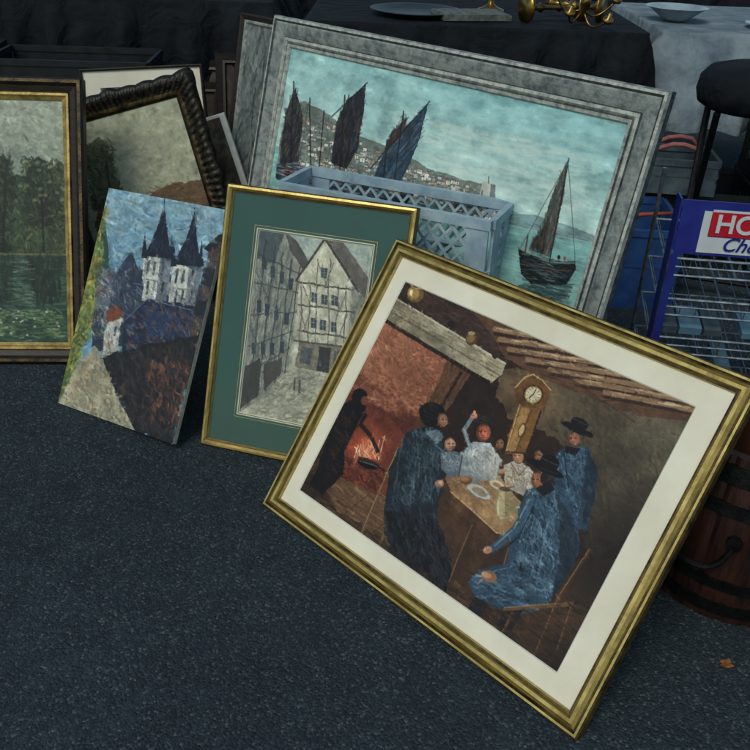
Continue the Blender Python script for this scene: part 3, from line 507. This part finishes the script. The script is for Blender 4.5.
moulding('frame',w,h,[(0,-.008),(0,.010),(.004,.017),(.010,.018),(.015,.014),(.019,.016),(.032,.013),(.044,.008),(.050,.005),(.053,.009),(.060,.010),(.064,.006),(.068,.008),(.075,.006),(.078,.001),(.078,-.004)],[GREYW,GREYL,GREYD],[2,0,1,2,0,0,0,0,2,1,1,2,1,1,2],E)
P=paint_sea();P.mesh('picture',.074,.074,w-.148,h-.148,0,OIL,E);back(w,h,-.004,E)
# ================================================================== 5 river landscape (left)
def paint_river():
    P=Pic([(-128,97),(64,103),(69,342),(-118,342)],360,460,(50,70,52),21);D=P
    D.poly([(-130,90),(70,95),(70,200),(-130,200)],(174,178,158),c2=(118,132,114),g=((0,100),(0,190)));D.dabs([(-128,98),(66,102),(66,185),(-128,185)],520,[(180,184,166),(130,142,130),(152,154,128),(108,122,112),(194,194,176)],20,13,3.4,40,.42)
    D.poly([(-130,168),(-60,150),(-10,172),(30,180),(70,166),(70,262),(-130,262)],(52,70,48),wob=7);D.dabs([(-128,166),(20,178),(68,168),(68,255),(-128,260)],760,[(74,94,56),(38,54,38),(102,112,70),(28,42,32),(118,110,72)],80,7,2.6,45,.65)
    D.poly([(0,156),(10,162),(14,190),(10,220),(14,250),(-20,255),(-30,200),(-18,160)],(24,36,28),wob=7);D.dabs([(-26,158),(12,158),(18,240),(-20,250)],300,[(38,56,36),(18,28,24),(70,86,52)],60,7,2.6,50,.7)
    D.ell(42,183,14,22,(26,40,30),wob=4);D.ell(44,212,20,20,(24,36,28),wob=4);D.dabs([(22,158),(60,162),(66,234),(22,230)],320,[(46,64,40),(20,30,25),(88,100,60),(34,50,34)],60,6,2.2,50,.7);D.ln([(42,190),(44,252)],2.2,(20,18,16));D.ln([(42,210),(52,192)],1.2,(22,20,18));D.ln([(6,180),(4,252)],2.2,(20,18,16))
    for k in range(14): D.ell(20+P.rng.uniform(0,46),164+P.rng.uniform(0,40),2.4,1.6,(150,158,136),a=.5)
    D.poly([(-130,252),(70,254),(72,345),(-130,345)],(38,64,52),wob=1.5);D.ln([(-128,253),(70,255)],2,(120,118,78),.8);D.dabs([(-128,254),(68,256),(70,342),(-120,342)],760,[(50,80,62),(28,46,38),(76,104,80),(36,62,56),(98,120,98)],3,13,2.1,8,.55)
    D.dabs([(28,258),(62,258),(58,300),(34,300)],130,[(20,32,28),(28,44,36)],90,12,2,8,.6);D.dabs([(-10,258),(16,258),(12,300),(-6,300)],90,[(20,32,28),(28,44,36)],90,12,2,8,.6)
    D.dabs([(12,258),(32,258),(36,318),(8,318)],50,[(112,130,110),(138,150,130)],3,9,1.6,8,.5)
    D.dabs([(-60,306),(60,310),(66,337),(-60,337)],170,[(104,128,76),(62,96,58),(160,168,124)],2,7,2.4,14,.6)
    for k in range(14): D.ell(P.rng.uniform(-4,62),P.rng.uniform(308,334),1.3,.9,(214,206,190),a=.8)
    P.grain(1500,6,1.6,.35,.18);return P
w,h=.6156,.7695
OLDG=mat('old_gilt',(34,27,16),(112,88,44),scale=30,rough=.45,metal=.4,bump=.5,bscale=200,contrast=(.4,.72))
OLDL=mat('old_gilt_liner',(120,98,50),(186,160,94),scale=30,rough=.4,metal=.4,bump=.4,bscale=200)
E=empty('framed_painting',plane_matrix(-1.4096,2.0375,.0852,.4266,-.0065))
moulding('frame',w,h,[(0,-.015),(0,.018),(.006,.024),(.014,.024),(.022,.016),(.036,.010),(.040,.013),(.046,.013),(.050,.008),(.058,.003),(.058,-.004)],[OLDG,DKWOOD,OLDL],[1,1,0,1,1,0,2,2,2,2],E)
P=paint_river();P.mesh('picture',.054,.054,w-.108,h-.108,0,OIL,E);back(w,h,-.004,E)
# ================================================================== 6 ornate framed landscape behind
def paint_hills():
    P=Pic([(50,130),(172,95),(222,255),(105,290)],240,290,(166,168,142),31);D=P
    D.dabs([(50,130),(172,95),(212,220),(90,250)],320,[(184,184,154),(154,158,136),(164,160,128),(192,186,156)],-15,18,5,25,.32,.05)
    D.poly([(90,200),(130,205),(165,185),(200,178),(225,260),(105,295)],(104,80,58),wob=4);D.dabs([(92,202),(165,184),(202,180),(220,250),(108,285)],300,[(134,98,66),(84,66,50),(112,98,68),(66,60,46)],-10,9,2.4,30,.6)
    D.poly([(80,150),(96,138),(112,160),(120,205),(90,215)],(80,82,56),wob=7,a=.7);D.dabs([(78,146),(106,138),(122,205),(88,214)],190,[(70,74,50),(110,108,76),(50,56,40)],60,6,2.2,50,.6);D.ln([(102,160),(110,212)],1.4,(50,42,32),.8)
    P.grain(600,8,1.6,.3,.12);return P
E=empty('framed_painting',plane_matrix(-.878,2.423,0,.25,.29))
w,h=.5,.6
def scal(k,side,t,Ls):
    c=abs(t-.5)*2; s=math.sin(t*math.pi*9)
    dx=(.005*abs(s)+.012*max(0,c-.8)*5*.6+.008*max(0,1-c*6)) if k in (1,2,3) else 0
    dz=(.004*abs(math.sin(t*math.pi*27))+.006*max(0,c-.82)*5) if k in (3,4,5,6) else 0
    return dx,dz
moulding('frame',w,h,[(0,-.02),(0,.008),(.006,.014),(.014,.018),(.024,.015),(.034,.010),(.044,.007),(.049,.010),(.055,.007),(.062,.002),(.062,-.004)],[BLKFR,OLDG],[0,0,0,0,0,0,1,1,0,0],E,seg=108,scallop=scal)
P=paint_hills();P.mesh('picture',.058,.058,w-.116,h-.116,0,OIL,E);back(w,h,-.004,E)
# white matted picture behind that
E=empty('framed_painting',plane_matrix(-.947,2.775,0,.2,.08,.0)); w,h=.4,.64
moulding('frame',w,h,[(0,-.015),(0,.006),(.003,.008),(.008,.006),(.008,-.002)],[DKWOOD],[0]*4,E)
sheet_with_hole('mat_board',w,h,.006,(.06,.06,.06,.06),0,CREAM,E)
P=Pic([(0,0),(28,0),(28,52),(0,52)],90,150,(90,104,100),44);P.dabs([(0,0),(28,0),(28,52),(0,52)],260,[(120,130,118),(60,70,66),(150,150,130),(90,80,60)],20,6,1.6,60,.6);P.mesh('picture',.056,.056,w-.112,h-.112,-.0028,WATER,E);back(w,h,-.006,E,False)
# bare canvas with white tacking edge
E=empty('canvas_painting',plane_matrix(-.74,2.61,0,.2,.32,.008));w,h=.4,.45
WHT=mat('primed_canvas',(200,202,192),(228,228,216),scale=20,rough=.85,bump=.2)
b=MB();b.box((0,0,-.02),(w,h,0));b.build('stretched_canvas_edge',[WHT],E,bevel=.002)
P=Pic([(0,0),(40,0),(40,45),(0,45)],120,130,(70,66,54),45);P.dabs([(0,0),(40,0),(40,45),(0,45)],320,[(100,90,66),(50,52,46),(130,124,96),(76,60,44)],40,8,2,60,.6);P.mesh('painted_face',.01,0,w-.028,h-.01,.0006,OIL,E)
# tall dark frame behind the seascape
E=empty('framed_painting',plane_matrix(-.563,2.728,-.75,.2,0));w,h=.5,.84
moulding('frame',w,h,[(0,-.012),(0,.010),(.005,.014),(.012,.012),(.018,.006),(.022,.008),(.026,.007),(.029,.0),(.029,-.004)],[DKWOOD,GREYL,GREYW],[0,0,0,0,2,2,1,0],E)
P=Pic([(0,0),(42,0),(42,76),(0,76)],220,400,(104,112,110),46);P.dabs([(0,0),(42,0),(42,76),(0,76)],620,[(138,142,134),(76,84,84),(164,164,152),(54,58,58)],95,5,.9,30,.5)
for k in range(26):
    x=P.rng.uniform(1,12);y=P.rng.uniform(3,66);P.ln([(x,y),(x+P.rng.normal()*1.5,y+P.rng.uniform(3,9))],.35,(40,42,44),.8)
P.mesh('picture',.027,.027,w-.054,h-.054,0,WATER,E);back(w,h,-.004,E)
# ================================================================== crates
def crate(name,M,w,d,hh,m,cell=.05,solid=False):
    E=empty(name,M);b=MB();rim=.022
    def side(p,q,nrm):
        p=Vector(p);q=Vector(q);L=(q-p).length;u=(q-p)/L
        b.bar(p+Vector((0,0,hh-rim/2)),q+Vector((0,0,hh-rim/2)),rim,.014,nrm);b.bar(p+Vector((0,0,.02)),q+Vector((0,0,.02)),.04,.008,nrm);b.bar(p+Vector((0,0,hh*.55)),q+Vector((0,0,hh*.55)),.010,.0085,nrm)
        for r in (.03,L-.03): b.bar(p+u*r+Vector((0,0,.04)),p+u*r+Vector((0,0,hh-rim)),.05,.007,nrm)
        if solid: b.bar(p+u*(L/2)+Vector((0,0,.04)),p+u*(L/2)+Vector((0,0,hh-rim)),L-.012,.0045,nrm)
        else:
            z0,z1=.04,hh-rim;hz=z1-z0;n=int((L+hz)/cell)
            for k in range(-n,n+1):
                for sg in (1,-1):
                    a=k*cell;c=a+hz*.8*sg;za,zc=z0,z1;lo,hi=.055,L-.055
                    t0,t1=0,1;ok=True
                    for bound,sgn in ((lo,1),(hi,-1)):
                        f0=sgn*(a-bound);f1=sgn*(c-bound)
                        if f0<0 and f1<0: ok=False;break
                        if f0<0: t0=max(t0,f0/(f0-f1))
                        elif f1<0: t1=min(t1,f0/(f0-f1))
                    if not ok or t1-t0<.03: continue
                    b.bar(p+u*(a+(c-a)*t0)+Vector((0,0,za+(zc-za)*t0)),p+u*(a+(c-a)*t1)+Vector((0,0,za+(zc-za)*t1)),.006,.004+.0007*(sg>0),nrm)
    side((0,0,0),(w,0,0),(0,-1,0));side((0,d,0),(w,d,0),(0,1,0));side((0,.008,0),(0,d-.008,0),(-1,0,0));side((w,.008,0),(w,d-.008,0),(1,0,0))
    b.box((.004,.004,.004),(w-.004,d-.004,.009));b.build('crate_shell',[m],E);return E
def Mz(x,y,z,yaw): return Matrix.Translation((x,y,z))@Matrix.Rotation(yaw,4,'Z')
CRB=mat('blue_grey_plastic',(70,104,124),(98,134,152),scale=14,rough=.5,bump=.1)
CRW=mat('pale_blue_plastic',(124,150,166),(170,190,198),scale=14,rough=.5,bump=.1)
CRN=mat('blue_plastic',(30,58,104),(44,78,130),scale=14,rough=.45,bump=.1)
CRK=mat('black_plastic',(16,20,22),(30,36,38),scale=14,rough=.5,bump=.1)
CRG=mat('grey_plastic',(54,66,74),(84,98,104),scale=14,rough=.5,bump=.1)
ya=-.42
crate('plastic_crate',Mz(-.244,2.006,.0,ya),.53,.15,.28,CRB)
crate('plastic_crate',Mz(-.244,2.006,.283,ya),.53,.15,.28,CRW,cell=.034)
crate('plastic_crate',Mz(.56,2.60,0,-.05),.40,.34,.27,CRN,solid=True)
for k,(x,y,z,yw,ww,dd,s) in enumerate([(.86,2.98,0,-.1,.46,.35,0),(1.36,3.02,0,-.05,.6,.34,1),(1.38,3.04,.285,.02,.6,.3,0),(1.62,2.55,0,.05,.6,.4,0),(-2.1,3.35,0,.1,.6,.4,1),(-1.45,3.3,0,.0,.6,.34,0),(-1.5,3.34,.285,.05,.6,.3,1),(-2.15,3.4,.285,.1,.6,.3,0)]):
    crate('plastic_crate',Mz(x,y,z,yw),ww,dd,.28,CRK,solid=bool(s))
crate('storage_bin',Mz(.88,2.93,.285,-.1),.26,.2,.12,CRG,solid=True)
# stack that props up the large gilt frame
e=Vector((.712,-.702,0));bk=Vector((.702,.712,0));o0=Vector((-.2304,1.4925,0))+e*.24+bk*.325
for z in (0,.205): crate('plastic_crate',Mz(o0.x,o0.y,z,-.7781),.34,.12,.20,CRK)
# ================================================================== barrel
WOODR=mat('barrel_wood',(20,11,9),(60,32,22),scale=10,rough=.5,bump=.5,bscale=60,stretch=(6,6,.6))
IRON=mat('black_iron',(12,13,14),(34,34,34),scale=50,rough=.5,metal=.6,bump=.5)
def barrel(M):
    E=empty('wooden_barrel',M);ns=22;sub=6;n=ns*sub;H=.36;v=[];f=[]
    def R(z): return .170+.022*math.sin(math.pi*min(1,max(0,z/H)))
    zs=[i*H/14 for i in range(15)]
    for z in zs:
        for j in range(n):
            g=-.0035 if j%sub==0 else 0;a=2*math.pi*j/n;r=R(z)+g;v.append((r*math.cos(a),r*math.sin(a),z))
    for z in (H,H-.03,.03):
        for j in range(n):
            a=2*math.pi*j/n;r=R(z)-.018;v.append((r*math.cos(a),r*math.sin(a),z))
    m=len(zs)+3
    for k in range(m-1):
        for j in range(n): f.append((k*n+j,k*n+(j+1)%n,(k+1)*n+(j+1)%n,(k+1)*n+j))
    f.append(tuple((m-1)*n+j for j in range(n)));obj('staves',v,f,WOODR,E)
    b=MB()
    for z0,z1 in ((.02,.05),(.085,.11),(.25,.275),(.31,.345)): b.lathe([(R(z0)-.004,z0),(R(z0)+.003,z0),(R(z1)+.003,z1),(R(z1)-.004,z1)],n=64)
    a0=math.radians(208)
    for sgn in (-1,1):
        a=a0+sgn*.30;r=R(.18)+.006;b.lathe([(0,-.006),(.014,-.006),(.014,.006),(0,.006)],n=12,M=Matrix.Translation((r*math.cos(a),r*math.sin(a),.205))@Matrix.Rotation(a,4,'Z')@Matrix.Rotation(math.pi/2,4,'Y'))
    pts=[]
    for k in range(17):
        t=-1+k/8;a=a0+t*.30;r=R(.18)+.02+.012*(1-t*t);pts.append((r*math.cos(a),r*math.sin(a),.205-.055*(1-t**4)))
    b.tube(pts,.006,8);b.build('hoops_and_handle',[IRON],E,smooth=False)
barrel(Mz(.735,1.355,0,.3))
# ================================================================== gum display rack
BLUE=mat('blue_enamel',(32,38,112),(46,56,142),scale=6,rough=.35,bump=.05)
RED=mat('red_enamel',(176,24,40),(196,36,50),scale=6,rough=.35)
WHITE=mat('white_enamel',(196,202,206),(216,220,222),scale=8,rough=.4)
CHROME=mat('wire_chrome',(110,116,120),(180,186,188),scale=40,rough=.3,metal=.85)
def rack(M):
    E=empty('display_rack',M);W=.46;D=.24;H=.61;b=MB()
    b.box((-.004,0,0),(0,.05,H));b.box((W,0,0),(W+.004,.05,H));b.box((-.004,.052,0),(0,D,.10));b.box((W,.052,0),(W+.004,D,.10))
    b.box((.001,-.004,H-.125),(W-.001,0,H));b.box((.001,.0005,H-.02),(W-.001,.05,H-.018));b.box((-.003,-.006,0),(.013,-.0045,H-.126));b.build('side_panels',[BLUE],E)
    b=MB();b.box((.068,-.0075,H-.078),(W-.03,-.0045,H-.024));b.build('red_sign',[RED],E)
    b=MB();b.box((.05,-.0065,H-.118),(W-.05,-.0043,H-.081));b.box((.05,-.0062,H-.081),(.067,-.0043,H-.022));b.box((.068,-.0060,H-.023),(W-.05,-.0043,H-.018));b.build('white_sign',[WHITE],E)
    for s,sz,x,z,m in (('HOLLYWOOD',.047,.078,H-.068,WHITE),('Chewing Gum',.036,.10,H-.110,BLUE)):
        c=bpy.data.curves.new('sign_text','FONT');c.body=s;c.size=sz*1.25;c.extrude=.0006;c.materials.append(m);o=bpy.data.objects.new('sign_text',c);COL.objects.link(o);o.parent=E;o.location=(x,-.009,z);o.rotation_euler=(math.pi/2,0,0)
        if m is BLUE: c.shear=.35
        c.offset=.0012 if m is WHITE else .0004
    b=MB()
    for z in (.46,.36,.26,.16,.06):
        for y in (0,.24): b.tube([(0,y,z-.03*(y==0)+.02*(y>0)),(W,y,z-.03*(y==0)+.02*(y>0))],.0030,6)
        b.tube([(0,-.002,z+.012),(W,-.002,z+.012)],.0034,6);b.tube([(0,-.002,z-.008),(W,-.002,z-.008)],.0024,6)
        for k in range(13):
            x=.01+k*(W-.02)/12;b.tube([(x,-.001,z+.012),(x,0,z-.03),(x,.24,z+.02)],.0014,5)
        for k in range(4):
            x=.004+k*(W-.008)/3;b.tube([(x,-.001,z+.012),(x,0,z-.03),(x,.24,z+.02)],.003,6)
    for x in (.0,W):
        b.tube([(x,.24,0),(x,.24,H)],.005,8);b.tube([(x,.0,0),(x,0,H-.12)],.005,8)
    b.build('wire_shelves',[CHROME],E)
    b=MB() 
    for z in (.285,.185,.085):
        x=.01
        while x<W-.06:
            ww=random.uniform(.035,.055)
            if random.random()<.4: b.box((x,.06,z-.012),(x+ww,.15,z+random.uniform(.0,.012)),random.randrange(3),Matrix.Rotation(0.19,4,'X'))
            x+=ww+.006
    b.build('packets',[CRG,CRG,CRB],E)
rack(Mz(.662,1.85,0,-.10))
# ================================================================== tables with cloths
def cloth_table(x0,x1,y0,y1,z,drop,m,name,seed,fold=.02):
    rg=random.Random(seed);E=empty(name,Matrix.Identity(4))
    def P(t):
        L=2*(x1-x0)+2*(y1-y0);s=t*L
        for (a,b) in (((x0,y0),(x1,y0)),((x1,y0),(x1,y1)),((x1,y1),(x0,y1)),((x0,y1),(x0,y0))):
            l=math.hypot(b[0]-a[0],b[1]-a[1])
            if s<=l: return a[0]+(b[0]-a[0])*s/l,a[1]+(b[1]-a[1])*s/l
            s-=l
        return x0,y0
    L=2*(x1-x0)+2*(y1-y0);N=int(L/.012);ph=[rg.uniform(0,6.28) for _ in range(6)];cx,cy=(x0+x1)/2,(y0+y1)/2;v=[];f=[]
    rows=[(.0,0,.97),(.0,0,1.0),(.012,.006,1),(.05,.35,1),(.12,.7,1),(.22,.9,1),(drop*.6,1,1),(drop,1.1,1)]
    for dz,am,sc in rows:
        for j in range(N):
            t=j/N;x,y=P(t);s=t*L
            nx=(1 if x>=x1-1e-6 else -1 if x<=x0+1e-6 else 0);ny=(1 if y>=y1-1e-6 else -1 if y<=y0+1e-6 else 0)
            g=math.sin(s*26+ph[0]+1.3*math.sin(s*4+ph[4]));fo=fold*am*(g*abs(g)+.6*math.sin(s*41+ph[1]+dz*5)+.6*math.sin(s*9+ph[2]))+ (fold*1.7+.008)*min(1,am) 
            xx=cx+(x-cx)*sc+nx*fo;yy=cy+(y-cy)*sc+ny*fo;v.append((xx,yy,z-dz+(.02*am*math.sin(s*5+ph[3]) if dz==drop else 0)))
    R=len(rows)
    for k in range(R-1):
        for j in range(N): f.append((k*N+j,(k+1)*N+j,(k+1)*N+(j+1)%N,k*N+(j+1)%N))
    f.append(tuple(range(N)));o=obj('cloth',v,f,m,E,smooth=True)
    b=MB()
    for x in (x0+.05,x1-.05):
        for y in (y0+.05,y1-.05): b.tube([(x,y,0),(x,y,z-.01)],.015,8)
    b.build('legs',[CRK],E);return E
def cloth_mat(name,c1,c2,wr):
    m=mat(name,c1,c2,scale=8,rough=.85,spec=.2);nt=m.node_tree;N=nt.nodes;K=nt.links;b=N['Principled BSDF'];tc=N.new('ShaderNodeTexCoord')
    n=N.new('ShaderNodeTexNoise');n.inputs['Scale'].default_value=7;n.inputs['Detail'].default_value=3;n.inputs['Distortion'].default_value=1.2;K.new(tc.outputs['Object'],n.inputs['Vector']);bp=N.new('ShaderNodeBump');bp.inputs['Strength'].default_value=wr;bp.inputs['Distance'].default_value=.04;K.new(n.outputs['Fac'],bp.inputs['Height']);K.new(bp.outputs[0],b.inputs['Normal']);return m
BLACKC=cloth_mat('black_cloth',(9,13,17),(22,28,34),.7)
GREYC=cloth_mat('grey_white_cloth',(88,102,112),(132,144,150),.5)
cloth_table(-.3,.93,3.28,4.2,.75,.5,BLACKC,'market_table',1,fold=.03)
cloth_table(1.02,2.6,3.42,4.3,.74,.36,GREYC,'market_table',2,fold=.035)
cloth_table(-2.6,-.5,3.95,4.7,.72,.55,BLACKC,'market_table',3,fold=.03)
cloth_table(-3.5,3.0,5.6,6.6,.74,.6,BLACKC,'market_table',4,fold=.04)
BRASS=mat('brass',(100,76,34),(160,128,66),scale=20,rough=.3,metal=.9,bump=.1)
PORC=mat('porcelain',(120,138,148),(160,174,180),scale=8,rough=.2)
def candlestick(M):
    b=MB();b.lathe([(0,0),(.055,0),(.052,.01),(.03,.018),(.012,.03),(.009,.05),(.018,.065),(.009,.08),(.008,.13),(.016,.145),(.009,.16),(.012,.19),(.026,.20),(.026,.205),(.012,.207),(.011,.225),(.0,.225)],n=24)
    b.build('brass_candlestick',[BRASS],None,True,M)
Rx=lambda a:Matrix.Rotation(a,4,'X');Ry=lambda a:Matrix.Rotation(a,4,'Y')
candlestick(Mz(.50,3.44,.80,.4)@Ry(math.pi/2));candlestick(Mz(.40,3.7,.75,0));candlestick(Mz(.80,3.52,.80,2.6)@Ry(math.pi/2))
b=MB()
b.lathe([(0,0),(.03,.005),(.012,.03),(.02,.06),(.01,.09),(0,.09)],n=20)
for k in range(5):
    a=k*1.257;pts=[((.01+.11*t)*math.cos(a),(.01+.11*t)*math.sin(a),.03-.03*math.sin(t*math.pi)+.04*t*t) for t in [i/8 for i in range(9)]];b.tube(pts,.004,6);b.lathe([(.0,0),(.018,.002),(.02,.012),(.007,.014),(.007,.035),(0,.035)],c=(.12*math.cos(a),.12*math.sin(a),.068),n=12)
b.build('brass_chandelier',[BRASS],None,True,Mz(.70,3.42,.775,.3)@Rx(.5))
b=MB();b.lathe([(0,.004),(.05,.0),(.06,.01),(.11,.045),(.125,.05),(.11,.05),(.06,.016),(0,.012)],n=36);b.build('porcelain_bowl',[PORC],None,True,Mz(1.14,3.72,.745,0))
b=MB();b.lathe([(0,.004),(.07,.0),(.12,.012),(.115,.016),(.07,.006),(0,.008)],n=36);b.build('porcelain_plate',[PORC],None,True,Mz(1.5,3.6,.745,0))
TIN=mat('pewter',(40,46,46),(74,80,78),scale=15,rough=.45,metal=.6)
b=MB();b.lathe([(0,.0),(.12,.0),(.17,.014),(.175,.018),(.165,.018),(.12,.006),(0,.006)],n=40);b.build('metal_tray',[TIN],None,True,Mz(.10,3.52,.755,0))
PAGE=mat('old_print',(60,68,68),(110,114,106),scale=40,rough=.8)
b=MB();b.box((0,0,0),(.26,.18,.018),0);b.box((.006,.006,.0185),(.254,.174,.021),1);b.build('old_magazine',[PAGE,PAGE],None,M=Mz(.2,3.36,.754,.25))
for k,(x,y,yw,ln_,ww,hh_) in enumerate([(-1.25,3.72,.05,.3,.55,.42),(-.98,3.82,-.1,.28,.5,.5),(-.72,3.7,.1,.32,.42,.55)]):
    E=empty('framed_painting',plane_matrix(x,y,yw,ln_,0))
    moulding('frame',ww,hh_,[(0,-.02),(0,.012),(.006,.018),(.03,.012),(.04,.014),(.045,.0),(.045,-.004)],[DKWOOD,OLDG],[0,0,0,0,1,0],E)
    P=Pic([(0,0),(50,0),(50,45),(0,45)],90,80,(40,34,28),60+k);P.dabs([(0,0),(50,0),(50,45),(0,45)],160,[(64,54,38),(34,30,28),(78,72,56),(48,34,26)],20,10,3,60,.6);P.mesh('picture',.042,.042,ww-.084,hh_-.084,0,OIL,E);back(ww,hh_,-.004,E,False)
# folding stool with a black seat, right
E=empty('folding_chair',Mz(1.17,2.83,0,-.3));b=MB();b.lathe([(0,.60),(.15,.60),(.175,.615),(.185,.65),(.18,.69),(.155,.72),(.10,.735),(0,.74)],n=36);b.build('seat',[BLACKC],E,True)
b=MB()
for sx in (-.13,.13): b.tube([(sx,-.16,0),(sx,.12,.6)],.011,8);b.tube([(sx*.85,.16,0),(sx*.85,-.12,.6)],.011,8)
b.tube([(-.13,-.13,.06),(.13,-.13,.06)],.009,8);b.tube([(-.11,.13,.06),(.11,.13,.06)],.009,8);b.build('legs',[IRON],E)
PINK=mat('pink_plastic',(138,80,76),(170,108,100),scale=10,rough=.5)
ORNG=mat('orange_plastic',(150,64,42),(180,88,56),scale=10,rough=.5)
b=MB();b.tube([(0,0,0),(.05,.012,.02),(.09,.02,.03),(.13,.02,.03),(.17,.015,.02),(.2,.01,-.03)],.008,10);b.tube([(0,.03,0),(.04,.04,.03),(.08,.05,.045),(.12,.052,.05),(.16,.05,.045),(.2,.06,.0)],.008,10);b.build('plastic_tongs',[PINK],None,True,Mz(.90,2.96,.41,.0))
b=MB();b.tube([(0,0,0),(.22,.01,.0)],[.008,.006],8);b.lathe([(0,-.02),(.014,-.02),(.014,.03),(0,.03)],n=10,M=Ry(math.pi/2));b.build('screwdriver',[ORNG],None,True,Mz(.74,2.68,.279,.2))
# ================================================================== dry leaf and litter
LEAF=mat('dry_leaf_mat',(104,62,28),(150,98,50),scale=60,rough=.8)
v=[];n=14
for i in range(n):
    a=2*math.pi*i/n;r=.009+.005*math.cos(a)+.003*math.sin(5*a);v.append((r*1.3*math.cos(a),r*math.sin(a),.003+.004*math.sin(2*a)**2))
v.append((0,0,.002));f=[(i,(i+1)%n,n) for i in range(n)];obj('dry_leaf',v,f,LEAF,None,M=Mz(.643,1.088,0,.5))
rg=random.Random(5);v=[];f=[]
for k in range(420):
    x=rg.uniform(-1.6,1.6);y=rg.uniform(.6,3.4);r=rg.uniform(.0006,.0016);i=len(v)
    for a in range(5):
        w_=a*1.2566+rg.random();v.append((x+r*math.cos(w_)*rg.uniform(.7,1.3),y+r*math.sin(w_),.0005))
    v.append((x,y,r*.9));f+=[(i+a,i+(a+1)%5,i+5) for a in range(5)]
obj('grit',v,f,mat('grit_stone',(60,68,74),(120,126,126),scale=400,rough=.8))
# ================================================================== ground
m,nt,bs=new_mat('asphalt');N=nt.nodes;K=nt.links
tc=N.new('ShaderNodeTexCoord')
def noise(sc,de=4,ro=.6):
    n=N.new('ShaderNodeTexNoise');n.inputs['Scale'].default_value=sc;n.inputs['Detail'].default_value=de;n.inputs['Roughness'].default_value=ro;K.new(tc.outputs['Object'],n.inputs['Vector']);return n
def ramp(src,els):
    r=N.new('ShaderNodeValToRGB');r.color_ramp.elements[0].position=els[0][0];r.color_ramp.elements[0].color=(*els[0][1],1);r.color_ramp.elements[1].position=els[-1][0];r.color_ramp.elements[1].color=(*els[-1][1],1)
    for p,c in els[1:-1]:
        e=r.color_ramp.elements.new(p);e.color=(*c,1)
    K.new(src,r.inputs[0]);return r
vo=N.new('ShaderNodeTexVoronoi');vo.inputs['Scale'].default_value=230;K.new(tc.outputs['Object'],vo.inputs['Vector'])
vs=N.new('ShaderNodeSeparateColor');K.new(vo.outputs['Color'],vs.inputs[0])
stones=ramp(vs.outputs[0],[(.0,(.014,.023,.029)),(.55,(.023,.036,.044)),(.9,(.036,.052,.061)),(.985,(.085,.105,.112))])
big=noise(1.1,5);br=ramp(big.outputs['Fac'],[(.3,(.68,.69,.71)),(.7,(1.15,1.15,1.13))])
mx=N.new('ShaderNodeMix');mx.data_type='RGBA';mx.blend_type='MULTIPLY';mx.inputs[0].default_value=1;K.new(stones.outputs[0],mx.inputs[6]);K.new(br.outputs[0],mx.inputs[7])
md=noise(14,5,.7);mr_=ramp(md.outputs['Fac'],[(.35,(.8,.8,.82)),(.65,(1.12,1.12,1.1))])
m2=N.new('ShaderNodeMix');m2.data_type='RGBA';m2.blend_type='MULTIPLY';m2.inputs[0].default_value=1;K.new(mx.outputs[2],m2.inputs[6]);K.new(mr_.outputs[0],m2.inputs[7]);K.new(m2.outputs[2],bs.inputs['Base Color'])
fine=noise(330,3,.7);bp=N.new('ShaderNodeBump');bp.inputs['Strength'].default_value=.8;bp.inputs['Distance'].default_value=.0025;K.new(vo.outputs['Distance'],bp.inputs['Height']);bp.invert=True
b2=N.new('ShaderNodeBump');b2.inputs['Strength'].default_value=.6;b2.inputs['Distance'].default_value=.0015;K.new(fine.outputs['Fac'],b2.inputs['Height']);K.new(bp.outputs[0],b2.inputs['Normal']);K.new(b2.outputs[0],bs.inputs['Normal'])
bs.inputs['Roughness'].default_value=.8;bs.inputs['Specular IOR Level'].default_value=.3
obj('asphalt_ground',[(-300,-300,0),(300,-300,0),(300,300,0),(-300,300,0)],[(0,1,2,3)],m)
# ================================================================== light
W=bpy.data.worlds.new('World');S.world=W;W.use_nodes=True;N=W.node_tree.nodes;K=W.node_tree.links;bg=N['Background']
sk=N.new('ShaderNodeTexSky');sk.sky_type='NISHITA';sk.sun_disc=False;el,az=math.radians(48),math.radians(-150)
sk.sun_elevation=el;sk.sun_rotation=az;sk.dust_density=2.0
tn=N.new('ShaderNodeMix');tn.data_type='RGBA';tn.blend_type='MULTIPLY';tn.inputs[0].default_value=1;tn.inputs[7].default_value=(.92,1.05,.99,1);K.new(sk.outputs[0],tn.inputs[6]);K.new(tn.outputs[2],bg.inputs[0]);bg.inputs[1].default_value=.10
sd=bpy.data.lights.new('sun','SUN');sd.energy=1.05;sd.angle=math.radians(22);sd.color=(1,.98,.88);so=bpy.data.objects.new('sun',sd);COL.objects.link(so)
dirv=Vector((math.sin(az)*math.cos(el),math.cos(az)*math.cos(el),math.sin(el)));so.rotation_euler=dirv.to_track_quat('Z','Y').to_euler()
S.view_settings.view_transform='Standard';S.view_settings.look='None';S.view_settings.exposure=0
# ================================================================== camera
p,ro,F=math.radians(29.988),math.radians(2.2801),863.48
f=Vector((0,math.cos(p),-math.sin(p)));r0=Vector((1,0,0));u0=Vector((0,math.sin(p),math.cos(p)))
r=math.cos(ro)*r0+math.sin(ro)*u0;u=-math.sin(ro)*r0+math.cos(ro)*u0
cd=bpy.data.cameras.new('camera');cd.sensor_width=36;cd.sensor_height=36;cd.lens=F/750*36;cd.clip_start=.05;cd.clip_end=2000
co=bpy.data.objects.new('camera',cd);COL.objects.link(co)
co.matrix_world=Matrix(((r.x,u.x,-f.x,0),(r.y,u.y,-f.y,0),(r.z,u.z,-f.z,1.2),(0,0,0,1)));S.camera=co
